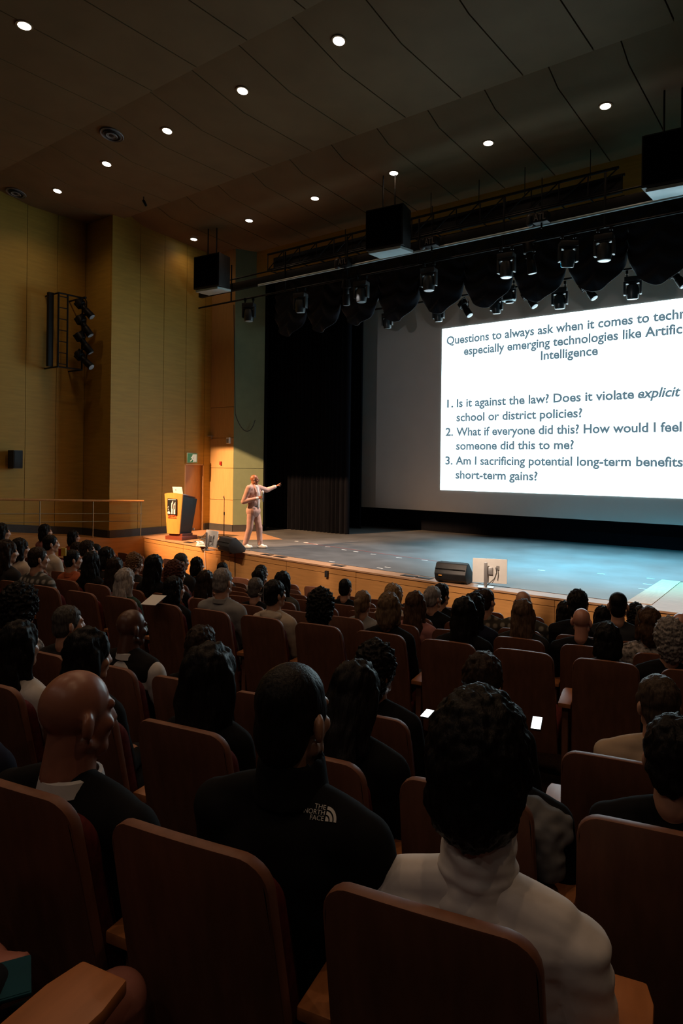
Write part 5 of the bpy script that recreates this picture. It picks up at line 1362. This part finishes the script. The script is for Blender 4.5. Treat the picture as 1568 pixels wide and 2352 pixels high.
# white jacket logo lying on the back of the right shoulder
tj, Tj, sxj = P['jacket'][:3]
bpy.context.view_layer.update()
mw = tj.matrix_world; inv = mw.inverted()
bvh = BVHTree.FromPolygons([v.co for v in TOP[sxj].vertices], [p_.vertices for p_ in TOP[sxj].polygons])
o_ = inv @ EYE; d_ = (inv.to_3x3() @ ray(752, 1868)).normalized()
hit = bvh.ray_cast(o_, d_)
if hit[0] is not None:
    loc, nrm = hit[0], hit[1]
    upv = (Vector((0, 0, 1)) - nrm * nrm.z).normalized(); rtv = upv.cross(nrm).normalized()
    b = MB()
    def onj(x, y, h): 
        q = loc + rtv * x + upv * y; r_ = bvh.ray_cast(q + nrm * 0.08, -nrm)
        return (r_[0] if r_[0] is not None else q) + nrm * h
    vs, fs = [], []
    for body, y0 in (('THE', 0.006), ('NORTH', -0.006), ('FACE', -0.018)):
        me = text_mesh(body); xm = max(v.co.x for v in me.vertices)
        k = len(vs); vs += [onj(-0.006 - (xm - v.co.x) * 0.0145, y0 + v.co.y * 0.0145, 0.0025) for v in me.vertices]
        fs += [tuple(i + k for i in p_.vertices) for p_ in me.polygons]
    for r0, r1 in ((0.026, 0.020), (0.017, 0.011), (0.008, 0.0)):
        for i in range(8):
            a0_, a1_ = PI / 2 * i / 8, PI / 2 * (i + 1) / 8; k = len(vs)
            vs += [onj(-0.002 + r0 * math.cos(a0_), -0.018 + r0 * 1.25 * math.sin(a0_), 0.0025), onj(-0.002 + r0 * math.cos(a1_), -0.018 + r0 * 1.25 * math.sin(a1_), 0.0025),
                   onj(-0.002 + r1 * math.cos(a1_), -0.018 + r1 * 1.25 * math.sin(a1_), 0.0025), onj(-0.002 + r1 * math.cos(a0_), -0.018 + r1 * 1.25 * math.sin(a0_), 0.0025)]
            fs.append((k, k + 1, k + 2, k + 3))
    b.add(vs, fs)
    lo = b.build('logo', mat('logo_white', (0.62, 0.6, 0.56), 0.8, noise_s=20, noise_a=0.05), tj)
    lo['label'] = 'small white jacket logo'
b = MB(); b.lathe([(0.097, 1.050), (0.088, 1.095), (0.080, 1.15), (0.072, 1.155), (0.066, 1.10)], (0, -0.062, 0), 24); child_blob('jacket', 'stand_collar', b, 0.009, cloth(C_BLK))
# grey scarf and furry hood edge beside the turtleneck wearer
b = MB(); b.cap((0.10, -0.14, 1.02), (0.20, -0.10, 0.98), 0.07, 0.07); b.cap((0.16, -0.15, 0.98), (0.19, -0.16, 0.86), 0.075, 0.06); child_blob('p5', 'grey_hood', b, 0.009, cloth((0.16, 0.16, 0.16)), wrinkle(0.014, 18))

def phone(px, py, D, label, lit, rz=0.3, tilt=1.0, w_=0.075, h_=0.15, case=None):
    p = at_d(px, py, D)
    t = thing('smartphone', label, 'phone', p, rz)
    T = Matrix.Rotation(tilt, 4, 'X')
    MB().box((0, 0, 0), (w_, h_, 0.008), T).build('case', case or M['black_plastic'], t, 0.003)
    MB().box((0, 0, 0.0045), (w_ - 0.006, h_ - 0.008, 0.001), T).build('screen', lit, t)
phone(872, 1742, 2.62, 'glowing phone in the hand of the woman looking down', M['phone_screen'], 0.4, 0.12)
phone(981, 1640, 3.75, 'small bright phone held by the fluffy-haired person', M['phone_white'], 0.2, 0.05, 0.05, 0.11)
phone(1232, 1662, 2.95, 'bright white phone showing past the turtleneck wearer', M['phone_white'], 0.3, 0.15, 0.045, 0.11)
# paper in the silver-haired woman's hand
p = at_d(353, 1378, 6.35)
t = tag(MB().box((0, 0, 0), (0.15, 0.21, 0.004), Matrix.Rotation(0.25, 4, 'X')).build('paper_sheet', M['paper'], None), 'white sheet of paper held by the silver-haired woman', 'paper'); t.location = p; t.rotation_euler.z = 0.4
p = at_d(146, 1271, 8.7)
t = thing('folded_fan', 'small yellow and red item held by the person with flowery shoulders', 'fan', p, 0.4)
MB().box((0, 0, 0.02), (0.07, 0.02, 0.10)).build('yellow_panel', mat('yellow', (0.65, 0.42, 0.05), 0.6, noise_s=9, noise_a=0.1), t)
MB().box((-0.05, 0, 0.01), (0.04, 0.02, 0.09)).build('red_panel', M['red'], t)

# bare-kneed neighbour next to the camera
KN = Vector((-1.42, 0.418, 0)); an = math.asin((KN.x - CEN.x) / ROW['Z']['r'])
zz = ROW['Z']['z']
kn = thing('person', 'bare-kneed person in black at the lower corner holding a teal phone', 'person', (KN.x, KN.y, zz), an, 'seated audience')
b = MB(); torso_parts(b, 0.92, 0, True, False); head_parts(b, headT(0, -0.03))
for q in (-1, 1):
    b.cap((q * 0.09, 0.02, 0.535), (q * 0.235, 0.42, 0.545), 0.085, 0.062); b.cap((q * 0.235, 0.42, 0.545), (q * 0.22, 0.42, 0.10), 0.060, 0.04); b.cap((q * 0.22, 0.41, 0.06), (q * 0.24, 0.56, 0.04), 0.04, 0.034)
    hand(b, (q * 0.085, 0.22, 0.663), (-q * 0.45, 0.85, -0.12), (0, 0.1, 1), 1.0, 0.5, 0.0, -q)
put_obj('body', blob(b, 0.008, 3), kn, skin_mat((0.42, 0.17, 0.13)))
put_obj('top', TOP[0.92], kn, cloth(C_BLK)); put_obj('hair', HAIR['long'], kn, hair_mat(BLK), headT(0, -0.03))
b = MB(); b.ball((0, 0.0, 0.53), (0.17, 0.125, 0.115))
for q in (-1, 1): b.cap((q * 0.09, 0.02, 0.535), (q * 0.17, 0.24, 0.54), 0.10, 0.092)
put_obj('shorts', blob(b, 0.012, 2), kn, cloth(C_BLK))
PEOPLE.append(('Z', KN, 'bare-kneed person', kn))
zs = add_seat(KN - Vector((-math.sin(an), math.cos(an), 0)) * 0.335, an, zz)
for o in zs.children:
    if o.name.startswith('armrest'): o.scale = (1.5, 1.34, 1)
zs['label'] = 'auditorium seat with broad wooden armrest holding the bare-kneed person'
phone(28, 2250, 1.36, 'phone in a teal case held in the lap of the bare-kneed person', M['phone_case'], 1.1, 0.1, 0.07, 0.10, M['phone_case'])

# ------------------------------------------------------------------ place and label the seats
NUMW = {1: 'one place', 2: 'two places', 3: 'three places', 4: 'four places', 5: 'five places', 6: 'six places', 7: 'seven places', 8: 'eight places', 9: 'nine places'}
used = set()
ORDN = ['first', 'second', 'third', 'fourth', 'fifth', 'sixth', 'seventh', 'eighth', 'ninth', 'tenth', 'eleventh', 'twelfth', 'thirteenth', 'fourteenth', 'fifteenth', 'sixteenth'] + [f'number {q_}' for q_ in range(17, 40)]
bpy.context.view_layer.update()
for k in ORDER:
    occ = []
    sts = sorted(SEATS[k], key=lambda s: s[0].x)
    for row, q, short, t in PEOPLE:
        if row != k: continue
        best = min(range(len(sts)), key=lambda i: (sts[i][0] - q).length, default=None)
        if best is not None: occ.append((best, short))
    taken = {}
    for i, s in occ: taken.setdefault(i, s)
    for i, (p_, a_, z_, px_) in enumerate(sts):
        t = add_seat(p_, a_, z_)
        t['group'] = 'wood-backed auditorium seats'
        if k == 'N' and i == len(sts) - 1:      # row end: broader end armrest
            for o in t.children:
                if o.name.startswith('armrest'): o.scale = (1.5, 1.05, 1); o.location.x = 0.325
                if o.name.startswith('side_panel'): o.location.x = 0.325
        if i in taken: lab = f'wood-backed auditorium seat of the {taken[i]}'
        elif taken:
            j = min(taken, key=lambda q: abs(q - i)); nn = abs(j - i); side = 'left' if i < j else 'right'
            lab = f'empty seat, {NUMW.get(nn, str(nn) + " places")} {side} of the {taken[j]}'
        else:
            lab = f'empty seat, {ORDN[i]} from the aisle end of the {dict(F="third", G="second", H="first", E="fourth").get(k, k)} row from the stage'
        if lab in used: print('DUP', lab)
        used.add(lab); t['label'] = lab
print('OBJECTS', len(bpy.data.objects), 'MESHES', len(bpy.data.meshes))
